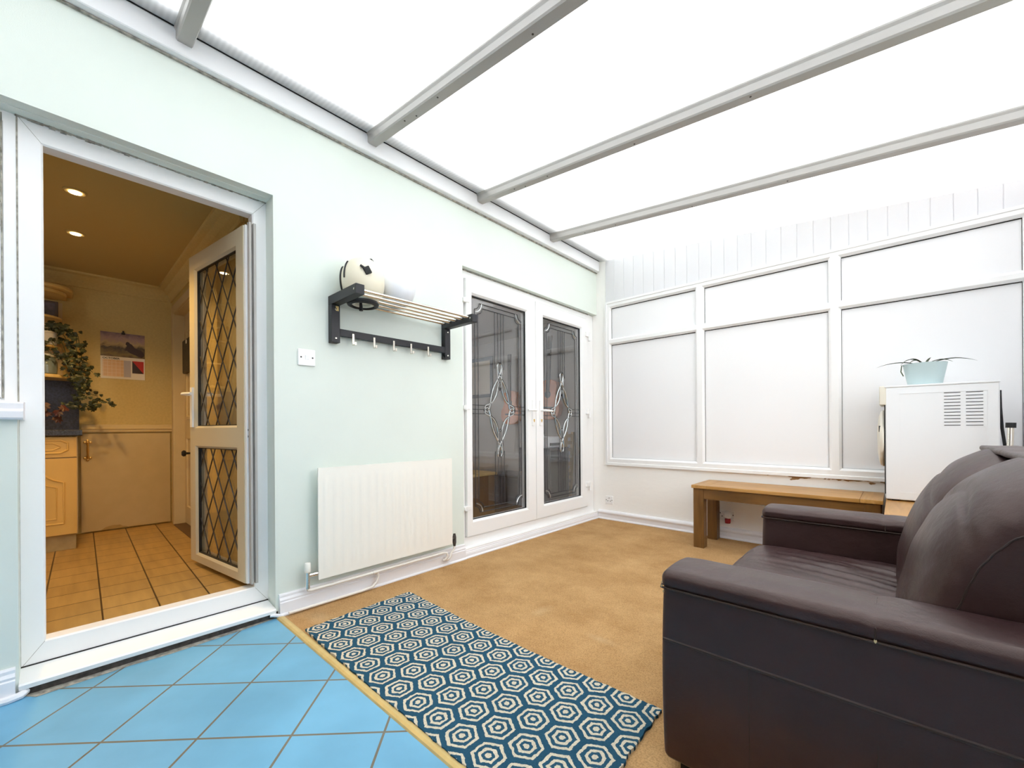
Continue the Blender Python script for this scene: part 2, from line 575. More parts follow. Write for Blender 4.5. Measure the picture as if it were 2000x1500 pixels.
def calendar_photo():
    m, nd, lk, p = new_mat('calendar_photo')
    geo = N(nd, 'ShaderNodeNewGeometry')
    sp = N(nd, 'ShaderNodeSeparateXYZ')
    lk.new(geo.outputs['Position'], sp.inputs[0])
    t = N(nd, 'ShaderNodeTexNoise')
    t.inputs['Scale'].default_value = 22
    t.inputs['Detail'].default_value = 6
    t.inputs['Distortion'].default_value = 1.0
    lk.new(geo.outputs['Position'], t.inputs['Vector'])
    z = N(nd, 'ShaderNodeMapRange')
    z.inputs['From Min'].default_value = 1.62
    z.inputs['From Max'].default_value = 1.85
    lk.new(sp.outputs['Z'], z.inputs['Value'])
    a = N(nd, 'ShaderNodeMath', operation='MULTIPLY_ADD')
    lk.new(t.outputs['Fac'], a.inputs[0])
    a.inputs[1].default_value = 0.5
    a.inputs[2].default_value = -0.25
    b = N(nd, 'ShaderNodeMath', operation='ADD')
    lk.new(z.outputs[0], b.inputs[0])
    lk.new(a.outputs[0], b.inputs[1])
    r = N(nd, 'ShaderNodeValToRGB')
    cr = r.color_ramp
    cr.elements[0].position = 0.0
    cr.elements[0].color = (0.05, 0.03, 0.03, 1)
    cr.elements[1].position = 1.0
    cr.elements[1].color = (0.16, 0.11, 0.14, 1)
    for pos, c in ((0.2, (0.20, 0.14, 0.05)), (0.42, (0.04, 0.035, 0.03)), (0.58, (0.45, 0.33, 0.18)), (0.8, (0.36, 0.24, 0.22))):
        e = cr.elements.new(pos)
        e.color = (*c, 1)
    lk.new(b.outputs[0], r.inputs['Fac'])
    lk.new(r.outputs['Color'], p.inputs['Base Color'])
    p.inputs['Roughness'].default_value = 0.5


calendar_photo()


def calendar_grid():
    m, nd, lk, p = new_mat('calendar_grid')
    geo = N(nd, 'ShaderNodeNewGeometry')
    mp = N(nd, 'ShaderNodeMapping')
    mp.inputs['Rotation'].default_value = (0, math.radians(90), math.radians(90))
    lk.new(geo.outputs['Position'], mp.inputs['Vector'])
    sp = N(nd, 'ShaderNodeSeparateXYZ')
    lk.new(geo.outputs['Position'], sp.inputs[0])
    cb = N(nd, 'ShaderNodeCombineXYZ')
    lk.new(sp.outputs['Y'], cb.inputs['X'])
    lk.new(sp.outputs['Z'], cb.inputs['Y'])
    b = N(nd, 'ShaderNodeTexBrick')
    b.offset = 0
    b.inputs['Scale'].default_value = 1
    b.inputs['Brick Width'].default_value = 0.0262
    b.inputs['Row Height'].default_value = 0.030
    b.inputs['Mortar Size'].default_value = 0.0012
    b.inputs['Color1'].default_value = (0.62, 0.40, 0.22, 1)
    b.inputs['Color2'].default_value = (0.66, 0.43, 0.25, 1)
    b.inputs['Mortar'].default_value = (0.75, 0.62, 0.48, 1)
    lk.new(cb.outputs[0], b.inputs['Vector'])
    lk.new(b.outputs['Color'], p.inputs['Base Color'])


calendar_grid()
mat('calendar_grey', (0.42, 0.38, 0.40), 0.7)
mat('calendar_red', (0.45, 0.02, 0.02), 0.6)
mat('calendar_black', (0.03, 0.015, 0.02), 0.6)

# ------------------------------------------------------------------ mesh helpers


class MB:
    def __init__(self):
        self.v, self.f = [], []

    def add(self, vs, fs):
        k = len(self.v)
        self.v += [Vector(p) for p in vs]
        self.f += [tuple(i + k for i in q) for q in fs]
        return self

    def box(self, x0, x1, y0, y1, z0, z1):
        return self.add([(x0, y0, z0), (x1, y0, z0), (x1, y1, z0), (x0, y1, z0), (x0, y0, z1), (x1, y0, z1), (x1, y1, z1), (x0, y1, z1)],
                        [(0, 3, 2, 1), (4, 5, 6, 7), (0, 1, 5, 4), (1, 2, 6, 5), (2, 3, 7, 6), (3, 0, 4, 7)])

    def prism(self, poly, axis, a, b):
        """poly in the plane of the other two axes (order x,y,z without axis), extruded from a to b"""
        n = len(poly)

        def P(p, t):
            q = list(p)
            q.insert(axis, t)
            return q
        vs = [P(p, a) for p in poly] + [P(p, b) for p in poly]
        fs = [tuple(range(n)), tuple(range(2 * n - 1, n - 1, -1))]
        fs += [(i, i + n, (i + 1) % n + n, (i + 1) % n) for i in range(n)]
        return self.add(vs, fs)

    def tube(self, pts, r, n=8, closed=False, flat=None):
        pts = [Vector(p) for p in pts]
        m = len(pts)
        rad = r if isinstance(r, (list, tuple)) else [r] * m
        vs, fs = [], []
        prev = None
        for i, p in enumerate(pts):
            a = pts[(i - 1) % m] if (closed or i > 0) else p
            b = pts[(i + 1) % m] if (closed or i < m - 1) else p
            t = (b - a).normalized()
            if prev is None:
                s = Vector((0, 0, 1)) if abs(t.z) < 0.9 else Vector((1, 0, 0))
            else:
                s = prev
            s = (s - t * s.dot(t)).normalized()
            prev = s
            q = t.cross(s)
            for k in range(n):
                an = 2 * math.pi * k / n
                vs.append(p + (s * math.cos(an) + q * math.sin(an)) * rad[i])
        for i in range(m if closed else m - 1):
            j = (i + 1) % m
            for k in range(n):
                l = (k + 1) % n
                fs.append((i * n + k, i * n + l, j * n + l, j * n + k))
        if not closed:
            fs.append(tuple(range(n - 1, -1, -1)))
            fs.append(tuple((m - 1) * n + k for k in range(n)))
        return self.add(vs, fs)

    def cyl(self, a, b, r, n=16):
        return self.tube([a, b], r, n)

    def lathe(self, prof, c, n=32, axis=2):
        """prof: list of (radius, height) along axis from centre c"""
        vs, fs = [], []
        m = len(prof)
        for r, h in prof:
            for k in range(n):
                an = 2 * math.pi * k / n
                u, w = r * math.cos(an), r * math.sin(an)
                q = [(h, u, w), (u, h, w), (u, w, h)][axis]
                vs.append(Vector(c) + Vector(q))
        for i in range(m - 1):
            for k in range(n):
                l = (k + 1) % n
                fs.append((i * n + k, i * n + l, (i + 1) * n + l, (i + 1) * n + k))
        fs.append(tuple(range(n - 1, -1, -1)))
        fs.append(tuple((m - 1) * n + k for k in range(n)))
        return self.add(vs, fs)

    def ring(self, axis, pos, outer, inner, chamfer=0.0):
        """rectangular frame in the plane across axis; pos=(back, front); outer/inner=(a0,a1,b0,b1); inner edge chamfered at the front"""
        bk, fr = pos

        def rect(r, t):
            out = []
            for a, b in ((r[0], r[2]), (r[1], r[2]), (r[1], r[3]), (r[0], r[3])):
                q = [a, b]
                q.insert(axis, t)
                out.append(q)
            return out
        s = 1 if fr > bk else -1
        mid = (inner[0] - chamfer, inner[1] + chamfer, inner[2] - chamfer, inner[3] + chamfer)
        loops = [rect(outer, bk), rect(outer, fr), rect(mid, fr), rect(inner, fr - s * chamfer), rect(inner, bk)]
        vs = [p for l in loops for p in l]
        fs = []
        for i in range(5):
            j = (i + 1) % 5
            for k in range(4):
                l = (k + 1) % 4
                fs.append((i * 4 + k, i * 4 + l, j * 4 + l, j * 4 + k))
        return self.add(vs, fs)

    def build(self, name, mt, parent=None, smooth=False, bevel=0.0, seg=2, merge=False, at=None):
        me = bpy.data.meshes.new(name)
        off = Vector((0, 0, 0))
        if parent is not None:
            off = parent.get('_o') and Vector(parent['_o']) or Vector((0, 0, 0))
        elif at is not None:
            off = Vector(at)
        me.from_pydata([p - off for p in self.v], [], self.f)
        bm = bmesh.new()
        bm.from_mesh(me)
        if merge:
            bmesh.ops.remove_doubles(bm, verts=bm.verts, dist=1e-5)
        bmesh.ops.recalc_face_normals(bm, faces=bm.faces)
        bm.to_mesh(me)
        bm.free()
        me.materials.append(MATS[mt])
        if smooth:
            for q in me.polygons:
                q.use_smooth = True
        o = bpy.data.objects.new(name, me)
        COL.objects.link(o)
        if parent is not None:
            o.parent = parent
            o['_o'] = list(off)
        elif at is not None:
            o.location = off
            o['_o'] = list(off)
        if bevel > 0:
            b = o.modifiers.new('edge', 'BEVEL')
            b.width = bevel
            b.segments = seg
            b.limit_method = 'ANGLE'
            b.angle_limit = math.radians(40)
        if smooth:
            try:
                me.set_sharp_from_angle(angle=math.radians(42))
            except Exception:
                pass
        return o


def thing(name, label, cat, loc, group=None):
    o = bpy.data.objects.new(name, None)
    COL.objects.link(o)
    o.location = loc
    o.empty_display_size = 0.1
    o['_o'] = list(loc)
    o['label'] = label
    o['category'] = cat
    if group:
        o['group'] = group
    return o


def tag(o, label, cat, group=None):
    o['label'] = label
    o['category'] = cat
    if group:
        o['group'] = group
    return o


def struct(o, label=None):
    o['kind'] = 'structure'
    if label:
        o['label'] = label
    return o


def sroot(name, loc=(0, 0, 0), label=None):
    o = bpy.data.objects.new(name, None)
    COL.objects.link(o)
    o.location = loc
    o['_o'] = list(loc)
    o['kind'] = 'structure'
    if label:
        o['label'] = label
    return o


def softbox(lo, hi, r, n, puff=None, k=5):
    """rounded box as one quad surface; n = divisions per axis; puff(p, nrm) -> offset vector"""
    b = MB()
    lo, hi = Vector(lo), Vector(hi)

    def ticks(a):
        l, h = lo[a], hi[a]
        rr = min(r, (h - l) / 2 * 0.98)
        t = [l + rr * i / k for i in range(k)]
        t += [l + rr + (h - l - 2 * rr) * i / n[a] for i in range(n[a] + 1)]
        t += [h - rr + rr * (i + 1) / k for i in range(k)]
        return t, rr
    T = [ticks(a) for a in range(3)]

    def rnd(p):
        q = Vector([min(max(p[a], lo[a] + T[a][1]), hi[a] - T[a][1]) for a in range(3)])
        d = p - q
        if d.length < 1e-9:
            return p, Vector((0, 0, 0))
        # map cube corner to sphere
        w = Vector([math.tan(d[a] / T[a][1] * math.pi / 4) for a in range(3)])
        nr = w.normalized()
        return q + Vector([nr[a] * T[a][1] for a in range(3)]), nr
    for ax in range(3):
        u, w = [a for a in range(3) if a != ax]
        for side in (0, 1):
            base = len(b.v)
            tu, tw = T[u][0], T[w][0]
            for a in tu:
                for c in tw:
                    p = Vector((0, 0, 0))
                    p[ax] = lo[ax] if side == 0 else hi[ax]
                    p[u] = a
                    p[w] = c
                    q, nr = rnd(p)
                    if puff:
                        q = q + puff(q, nr)
                    b.v.append(q)
            nu, nw = len(tu), len(tw)
            for i in range(nu - 1):
                for j in range(nw - 1):
                    b.f.append((base + i * nw + j, base + (i + 1) * nw + j, base + (i + 1) * nw + j + 1, base + i * nw + j + 1))
    return b


W = -2.435          # face of the house wall
BY = 4.05           # face of the far wall
ROOF0, ROOFS = 2.826, -0.1033


def roofz(x):
    return ROOF0 + ROOFS * (x - W)


# ================================================================== STRUCTURE
NEAR, RIGHT = -1.45, 0.70
# ground outside
g = MB().box(1.0, 9.0, -8, 9, -0.30, -0.20).build('ground', 'outside')
struct(g)
# floors
struct(MB().box(W - 0.02, RIGHT + 0.1, NEAR - 0.1, 0.79, -0.12, 0.0).build('floor', 'blue_tiles'))
struct(MB().box(W - 0.02, RIGHT + 0.1, 0.79, BY + 0.03, -0.12, 0.004).build('floor_carpet', 'carpet'))
# metal/wood threshold strip between tiles and carpet
tr = MB()
tr.prism([(0.776, 0.0), (0.780, 0.006), (0.788, 0.011), (0.802, 0.011), (0.812, 0.006), (0.815, 0.0)], 0, W + 0.02, RIGHT)
struct(tr.build('trim_1', 'strip_brass'))

# house wall with its openings
wl = MB()
T0 = W - 0.30
wl.box(T0, W, NEAR - 0.3, -1.2, -0.1, 2.25)
wl.box(T0, W, -1.2, -0.104, -0.1, 1.045)
wl.box(T0, W, NEAR - 0.3, 4.34, 2.25, 5.2)
wl.box(T0, W, 0.78, 2.10, -0.1, 2.25)
wl.box(T0, W, 2.10, 4.34, -0.1, 0.06)
wl.box(T0, W - 0.01, -0.104, 0.78, -0.1, 0.05)
struct(wl.build('wall_left', 'green_paint'))

# far wall : solid backing, plaster below the window, white strip beside the doors
wb = MB()
wb.box(-2.735, 1.0, BY + 0.06, BY + 0.28, -0.1, 3.1)
wb.box(-2.60, RIGHT, BY, BY + 0.06, -0.1, 0.60)
struct(MB().box(-2.60, -2.312, BY, BY + 0.06, 0.60, 2.80).build('wall_back.001', 'plain_plaster'))
struct(wb.build('wall_back', 'flaking_plaster'))

# right wall: dwarf wall, unseen window above, mostly opaque panes
wr = MB()
wr.box(RIGHT, RIGHT + 0.2, NEAR - 0.3, BY + 0.06, -0.1, 0.62)
wr.box(RIGHT, RIGHT + 0.2, NEAR - 0.3, BY + 0.06, 2.36, 2.50)
struct(wr.build('wall_right', 'white_paint'))
wnr = MB()
wnr.box(T0, RIGHT + 0.2, NEAR - 0.3, NEAR, -0.1, 3.0)
struct(wnr.build('wall_near', 'near_wall_dim'))  # unseen wall, set close and darkish to keep the sofa side dim

# upvc window on the right wall (unseen, one clear pane added for side light)
w3 = sroot('window_3', (RIGHT, 0.8, 0.62))
f3 = MB()
ys = [NEAR, -0.1, 1.5, 2.8, BY]
for a, b in zip(ys[:-1], ys[1:]):
    f3.ring(0, (RIGHT + 0.07, RIGHT), (a, b, 0.62, 2.36), (a + 0.05, b - 0.05, 0.69, 2.29), 0.01)
f3.build('window_frame', 'upvc', w3)
for a, b in zip(ys[:-1], ys[1:]):
    MB().box(RIGHT + 0.028, RIGHT + 0.045, a + 0.05, b - 0.05, 0.69, 2.29).build('window_pane', 'glass_clear' if 1.4 < a < 1.6 else 'panel_white', w3)

# ---- roof: ceiling > panels, glazing bars, wall plate, flashing
ce = sroot('ceiling', (-0.9, 0.8, 2.66))
bars = [-0.525, 0.400, 1.333, 2.250, 3.180]
edges = [NEAR - 0.05] + bars + [BY + 0.02]


def sloped(x0, x1, y0, y1, d0, d1):
    b = MB()
    b.add([(x0, y0, roofz(x0) + d0), (x1, y0, roofz(x1) + d0), (x1, y1, roofz(x1) + d0), (x0, y1, roofz(x0) + d0),
           (x0, y0, roofz(x0) + d1), (x1, y0, roofz(x1) + d1), (x1, y1, roofz(x1) + d1), (x0, y1, roofz(x0) + d1)],
          [(0, 3, 2, 1), (4, 5, 6, 7), (0, 1, 5, 4), (1, 2, 6, 5), (2, 3, 7, 6), (3, 0, 4, 7)])
    return b


for a, b in zip(edges[:-1], edges[1:]):
    sloped(W - 0.0, RIGHT + 0.35, a, b, 0.010, 0.012).build('roof_panel', 'polycarbonate', ce)
for y in bars:
    b = MB()
    x0, x1 = W + 0.02, RIGHT + 0.3
    prof = [(-0.0375, 0.009), (-0.0375, 0.002), (-0.0315, -0.010), (-0.0315, -0.044), (-0.026, -0.052), (0.026, -0.052), (0.0315, -0.044),
            (0.0315, -0.010), (0.0375, 0.002), (0.0375, 0.009)]
    n = len(prof)
    vs = [(x0, y + p, roofz(x0) + q) for p, q in prof] + [(x1, y + p, roofz(x1) + q) for p, q in prof]
    fs = [tuple(range(n)), tuple(range(2 * n - 1, n - 1, -1))] + [(i, i + n, (i + 1) % n + n, (i + 1) % n) for i in range(n)]
    b.add(vs, fs)
    bo = b.build('glazing_bar', 'bar_grey', ce)
    sc = MB()
    for k, x in enumerate((-2.02, -1.93, -1.72, -1.1, -0.5)):
        yy = y + (0.008 if k % 2 else -0.008)
        z = roofz(x) - 0.0522
        sc.lathe([(0.005, -0.001), (0.005, 0.001), (0.0, 0.001)][:2], (x, yy, z), 8)
    sc.build('screw', 'dark_rust', bo)
    # pressure cap outside
    sloped(W + 0.02, RIGHT + 0.35, y - 0.03, y + 0.03, 0.013, 0.03).build('bar_cap', 'bar_grey', ce)
# lead flashing over the top edge of the panels
sloped(W, W + 0.16, NEAR - 0.05, BY + 0.05, 0.05, 0.056).build('flashing', 'seal', ce)
# wall plate
pl = MB()
pl.prism([(W, 2.712), (W + 0.040, 2.716), (W + 0.044, 2.72), (W + 0.044, 2.822), (W + 0.04, 2.828), (W, 2.828)], 1, NEAR, BY - 0.012)
struct(pl.build('trim_2', 'white_paint'))
sl = MB().box(W, W + 0.012, NEAR, BY, 2.704, 2.712).build('trim_5', 'seal')  # dark strip drawn as the shadow line under the plate
struct(sl)
MB().box(W + 0.03, W + 0.046, NEAR, BY - 0.012, 2.8285, 2.834).build('rubber_seal', 'gasket_and_shadow_gap', ce)
# eaves beam above right window
struct(sloped(RIGHT - 0.02, RIGHT + 0.2, NEAR, BY, -0.10, 0.006).build('trim_6', 'white_paint'))

# ---- far wall cladding: vertical tongue and groove boards
cl = MB()
pts = []
x = -2.318
pw = 0.1088
while x < RIGHT:
    pts += [(x, BY - 0.0035), (x + 0.0035, BY - 0.008), (x + pw - 0.0035, BY - 0.008)]
    x += pw
pts.append((x, BY - 0.0035))
n = len(pts)
vs = [(a, b, 2.345) for a, b in pts] + [(a, b, roofz(a) + 0.004) for a, b in pts]
fs = [(i, i + 1, i + 1 + n, i + n) for i in range(n - 1)]
cl.add(vs, fs)
cl.box(-2.318, RIGHT, BY + 0.004, BY + 0.058, 2.345, 2.45)
struct(cl.build('trim_3', 'cladding_white'))

# ---- far wall window with white infill panels
w1 = sroot('window_1', (-0.83, BY, 0.60))
xs = [(-2.254, -1.372), (-1.295, -0.377), (-0.299, 0.588)]
zs = [(0.677, 1.892), (1.957, 2.288)]
fr = MB()
Fo, Fb = BY - 0.022, BY + 0.05
xe = [-2.312, -1.3335, -0.338, RIGHT - 0.02]
ze = [0.60, 1.9245, 2.35]
for i in range(3):
    for j in range(2):
        fr.ring(1, (Fb, Fo), (xe[i], xe[i + 1], ze[j], ze[j + 1]), (xs[i][0], xs[i][1], zs[j][0], zs[j][1]), 0.016)
fr.build('window_frame', 'upvc', w1)
# raised outer lip and mullion welds
MB().ring(1, (Fo + 0.001, Fo - 0.006), (-2.316, RIGHT - 0.016, 0.596, 2.356), (-2.292, RIGHT - 0.04, 0.625, 2.332), 0.004).build('frame_lip', 'upvc', w1)
for i in range(3):
    for j in range(2):
        x0, x1 = xs[i]
        z0, z1 = zs[j]
        MB().box(x0 - 0.005, x1 + 0.005, BY + 0.012, BY + 0.03, z0 - 0.005, z1 + 0.005).build('window_panel', 'panel_white', w1)
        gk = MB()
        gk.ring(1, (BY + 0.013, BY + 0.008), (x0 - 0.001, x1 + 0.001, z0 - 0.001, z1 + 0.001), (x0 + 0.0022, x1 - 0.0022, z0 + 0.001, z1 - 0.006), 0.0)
        gk.build('gasket_and_shadow_gap', 'gasket_and_shadow_gap', w1)  # dark ring draws the shadow gap round the panel, thicker along the top

# ---- skirting boards


def skirt_profile(h, t):
    return [(0, 0), (t + 0.008, 0), (t + 0.009, 0.010), (t + 0.004, 0.017), (t, 0.018), (t, h * 0.62), (t * 0.80, h * 0.66), (t * 0.85, h * 0.74),
            (t * 0.55, h * 0.84), (t * 0.55, h * 0.94), (t * 0.35, h), (0, h)]


def skirting(name, x_face, y0, y1, h=0.118, t=0.022):
    b = MB()
    b.prism([(x_face + p, q) for p, q in skirt_profile(h, t)], 1, y0, y1)
    return struct(b.build(name, 'skirting'))


skirting('baseboard_left', W, 0.795, 2.10)
skirting('baseboard_left.001', W, NEAR, -0.112)
skirting('baseboard_left.002', W, 2.10, BY - 0.01, 0.062, 0.016)
b = MB()
b.prism([(BY - p, q) for p, q in [(0, 0), (0.030, 0), (0.031, 0.012), (0.022, 0.02), (0.020, 0.024), (0.020, 0.058), (0.024, 0.062), (0.030, 0.070), (0.032, 0.08),
                                 (0.028, 0.09), (0.020, 0.097), (0.0, 0.102)]], 0, W + 0.02, RIGHT)
struct(b.build('baseboard_back', 'skirting'))

# ================================================================== KITCHEN DOOR (door_1)
d1 = sroot('door_1', (W - 0.11, 0.34, 0.05))
FX = W - 0.115        # face of frame, -2.55
fr = MB()
fr.ring(0, (FX - 0.07, FX), (-0.104, 0.78, 0.062, 2.25), (-0.037, 0.714, 0.151, 2.166), 0.006)
fr.build('door_frame', 'upvc', d1)
MB().box(W - 0.055, W - 0.050, -1.2, 0.78, 2.2455, 2.2505).build('lintel_bead', 'green_paint', d1)
# mitre lines in the corners
mt = MB()
for (a, b_) in (((-0.104, 0.062), (-0.040, 0.148)), ((0.78, 0.062), (0.717, 0.148)), ((-0.104, 2.25), (-0.040, 2.169)), ((0.78, 2.25), (0.717, 2.169))):
    mt.tube([(FX, a[0], a[1]), (FX, b_[0], b_[1])], 0.0007, 4)
mt.build('mitre_joint', 'seal', d1)
# sill, drip nose and dark filler drawing the shadow in the gap beneath
si = MB()
si.prism([(FX - 0.07, 0.05), (FX + 0.004, 0.05), (W + 0.004, 0.032), (W + 0.02, 0.030), (W + 0.022, 0.046), (W + 0.016, 0.052), (FX + 0.006, 0.064), (FX - 0.07, 0.064)],
         1, -0.104, 0.776)
si.build('door_sill', 'upvc', d1)
MB().box(FX - 0.001, FX + 0.004, -0.104, 0.778, 0.0625, 0.0685).build('sill_gasket', 'gasket_and_shadow_gap', d1)
MB().box(W - 0.08, W + 0.004, -0.104, 0.79, 0.0005, 0.031).build('sill_shadow', 'dark_rust', d1)
dirt = MB()
dirt.add([(W, -0.10, 0.0012), (W + 0.05, -0.06, 0.0012), (W + 0.035, 0.2, 0.0012), (W + 0.045, 0.34, 0.0012), (W + 0.03, 0.62, 0.0012), (W + 0.012, 0.785, 0.0012), (W, 0.785, 0.0012)],
         [(0, 1, 2, 3, 4, 5, 6)])
dirt.build('dirt_line', 'seal', d1)
# crumbling sealant along the head and the left mullion
sb = MB()
for k in range(60):
    y = -0.10 + 0.88 * k / 59 + random.uniform(-0.004, 0.004)
    s = random.uniform(0.0015, 0.005) * (1.4 if k < 22 else 0.7)
    sb.box(FX - 0.002, FX + 0.004 + s, y - 0.009, y + 0.009, 2.25 - s * 1.6, 2.252)
sb.build('sealant', 'seal', d1)

# door leaf, open into the kitchen
H = Vector((-2.56, 0.672))
D = (Vector((-3.29, 0.571)) - H).normalized()
Nn = Vector((-D.y, D.x))    # points to -Y side? (towards the room we look from)
if Nn.y > 0:
    Nn = -Nn
LT = 0.06            # leaf thickness


def LP(s, z, d=0.0):
    p = H + D * s - Nn * d
    return Vector((p.x, p.y, z))


def leaf_map(mb):
    """mb was modelled with x=s along the leaf, y=depth behind its visible face, z up"""
    mb.v = [LP(p.x, p.z, p.y) for p in mb.v]
    return mb


S0, S1, LZ0, LZ1 = 0.0, 0.752, 0.180, 2.095
lf = MB()
zin = [(0.236, 0.892), (1.026, 1.995)]
ze2 = [LZ0, 0.96, LZ1]
for j in range(2):
    lf.ring(1, (LT, 0.0), (S0, S1, ze2[j], ze2[j + 1]), (0.099, 0.660, zin[j][0], zin[j][1]), 0.012)
leaf_o = leaf_map(lf).build('door_leaf', 'cream_upvc', d1)
leaf_map(MB().box(-0.018, 0.002, 0.004, 0.052, LZ0, LZ1)).build('hinge_edge', 'upvc', d1)
he = MB()
he.box(-0.045, -0.022, 0.012, 0.022, LZ0, LZ1 + 0.01)
he.box(-0.045, -0.022, 0.034, 0.046, LZ0, LZ1 + 0.01)
leaf_map(he).build('frame_rebate', 'bar_grey', d1)
hs = MB()
for z in (0.965, 1.0):
    for d in (0.015, 0.042):
        hs.box(-0.0205, -0.017, d - 0.004, d + 0.004, z - 0.005, z + 0.005)
leaf_map(hs).build('screw', 'black_rubber', d1)


def clip(p, q, r):
    x0, x1, y0, y1 = r
    dx, dy = q[0] - p[0], q[1] - p[1]
    t0, t1 = 0.0, 1.0
    for a, b in ((-dx, p[0] - x0), (dx, x1 - p[0]), (-dy, p[1] - y0), (dy, y1 - p[1])):
        if abs(a) < 1e-12:
            if b < 0:
                return None
        else:
            t = b / a
            if a < 0:
                t0 = max(t0, t)
            else:
                t1 = min(t1, t)
    if t0 >= t1:
        return None
    return (p[0] + dx * t0, p[1] + dy * t0), (p[0] + dx * t1, p[1] + dy * t1)


for j in range(2):
    z0, z1 = zin[j]
    leaf_map(MB().box(0.095, 0.664, 0.026, 0.032, z0 - 0.004, z1 + 0.004)).build('door_glass', 'glass', d1)
    ld = MB()
    dw, dh = 0.145, 0.225
    r = (0.099, 0.660, z0, z1)
    for k in range(-14, 16):
        for sgn in (1, -1):
            p = (0.11 + k * dw, z0 + 0.04)
            q0 = (p[0] - 10 * dw * sgn, p[1] - 10 * dh)
            q1 = (p[0] + 10 * dw * sgn, p[1] + 10 * dh)
            c = clip(q0, q1, r)
            if c:
                ld.tube([(c[0][0], 0.0245, c[0][1]), (c[1][0], 0.0245, c[1][1])], 0.0032, 6)
    leaf_map(ld).build('lead_lattice', 'lead', d1)
    gk = MB()
    gk.ring(1, (0.027, 0.012), (0.096, 0.663, z0 - 0.003, z1 + 0.003), (0.104, 0.655, z0 + 0.005, z1 - 0.005), 0.0)
    leaf_map(gk).build('gasket_and_shadow_gap', 'gasket_and_shadow_gap', d1)
leaf_map(MB().box(0.690, 0.722, -0.010, 0.0, 1.02, 1.27)).build('handle_plate', 'upvc', d1)
hd = MB()
hd.tube([(0.706, -0.004, 1.225), (0.706, -0.045, 1.225), (0.70, -0.055, 1.225), (0.60, -0.056, 1.222), (0.575, -0.052, 1.222)], [0.009, 0.009, 0.010, 0.009, 0.008], 10)
hd.tube([(0.706, LT, 1.235), (0.706, LT + 0.045, 1.235), (0.72, LT + 0.05, 1.235), (0.83, LT + 0.05, 1.235)], [0.009, 0.009, 0.009, 0.008], 10)
leaf_map(hd).build('door_handle', 'upvc', d1)
leaf_map(MB().box(S1 - 0.002, S1 + 0.006, 0.015, 0.045, 0.98, 1.34)).build('lock_plate', 'upvc', d1)

# window beside the kitchen door (only its edge is in view)
w2 = sroot('window_2', (FX, -0.78, 1.05))
f = MB()
f.ring(0, (FX - 0.07, FX), (-1.20, -0.108, 1.05, 2.25), (-1.15, -0.150, 1.13, 2.20), 0.010)
f.build('window_frame', 'upvc', w2)
MB().ring(0, (FX - 0.03, FX + 0.018), (-1.145, -0.1475, 1.80, 2.225), (-1.08, -0.215, 1.865, 2.16), 0.014).build('window_sash', 'upvc', w2)
MB().ring(0, (FX - 0.03, FX + 0.006), (-1.148, -0.1475, 1.132, 1.795), (-1.07, -0.225, 1.21, 1.72), 0.010).build('glazing_bead', 'upvc', w2)
MB().box(FX - 0.02, FX - 0.014, -1.152, -0.148, 1.128, 2.202).build('window_pane', 'glass_clear', w2)
MB().box(FX - 0.002, FX + 0.003, -0.1465, -0.1425, 1.13, 2.24).build('sealant', 'seal', w2)
MB().box(FX - 0.002, FX + 0.0015, -0.108, -0.103, 0.07, 2.245).build('frame_joint', 'seal', w2)
ws = MB()
ws.prism([(FX - 0.05, 1.045), (W + 0.025, 1.045), (W + 0.030, 1.052), (W + 0.030, 1.075), (W + 0.018, 1.085), (W + 0.018, 1.105), (W + 0.005, 1.112), (FX - 0.05, 1.115)], 1, -1.25, -0.088)
ws.build('window_sill', 'skirting', w2)

# broken skirting return and pipe stub by the door, left
rt = MB()
rt.tube([(W + 0.024, -0.20, 0.012), (W + 0.03, -0.13, 0.012), (W + 0.024, -0.10, 0.014), (W + 0.004, -0.088, 0.018)], 0.014, 8)
struct(rt.build('trim_4', 'skirting', smooth=True))
rt = MB()
rt.tube([(W + 0.03, 0.81, 0.010), (W + 0.022, 0.79, 0.012), (W + 0.018, 0.765, 0.022), (W + 0.012, 0.75, 0.024)], 0.010, 8)
struct(rt.build('trim_7', 'skirting', smooth=True))

# ================================================================== DOUBLE DOORS (door_2)
d2 = sroot('door_2', (W - 0.05, 3.02, 0.06))
GX = W - 0.05
fr = MB()
fr.ring(0, (GX - 0.07, GX), (2.095, 4.045, 0.06, 2.245), (2.16, 3.905, 0.145, 2.185), 0.008)
fr.build('door_frame', 'upvc', d2)
MB().box(GX - 0.01, W + 0.004, 2.101, BY - 0.002, 0.058, 0.072).build('door_sill', 'upvc', d2)
gp = MB()
gp.box(W - 0.052, W - 0.046, 2.11, 3.95, 2.238, 2.2465)
gp.build('sealant', 'seal', d2)


def rectline(mb, x, r, cut, rad=0.0034):
    """lead line round a rectangle with hollow quarter-circle corners"""
    y0, y1, z0, z1 = r
    pts = []
    for cy, cz, a0 in ((y0, z0, 90), (y1, z0, 180), (y1, z1, 270), (y0, z1, 0)):
        arc = []
        for k in range(7):
            a = math.radians(a0 - 90 * k / 6)
            arc.append((x, cy + cut * math.cos(a), cz + cut * math.sin(a)))
        pts += arc
    mb.tube(pts, rad, 5, closed=True)


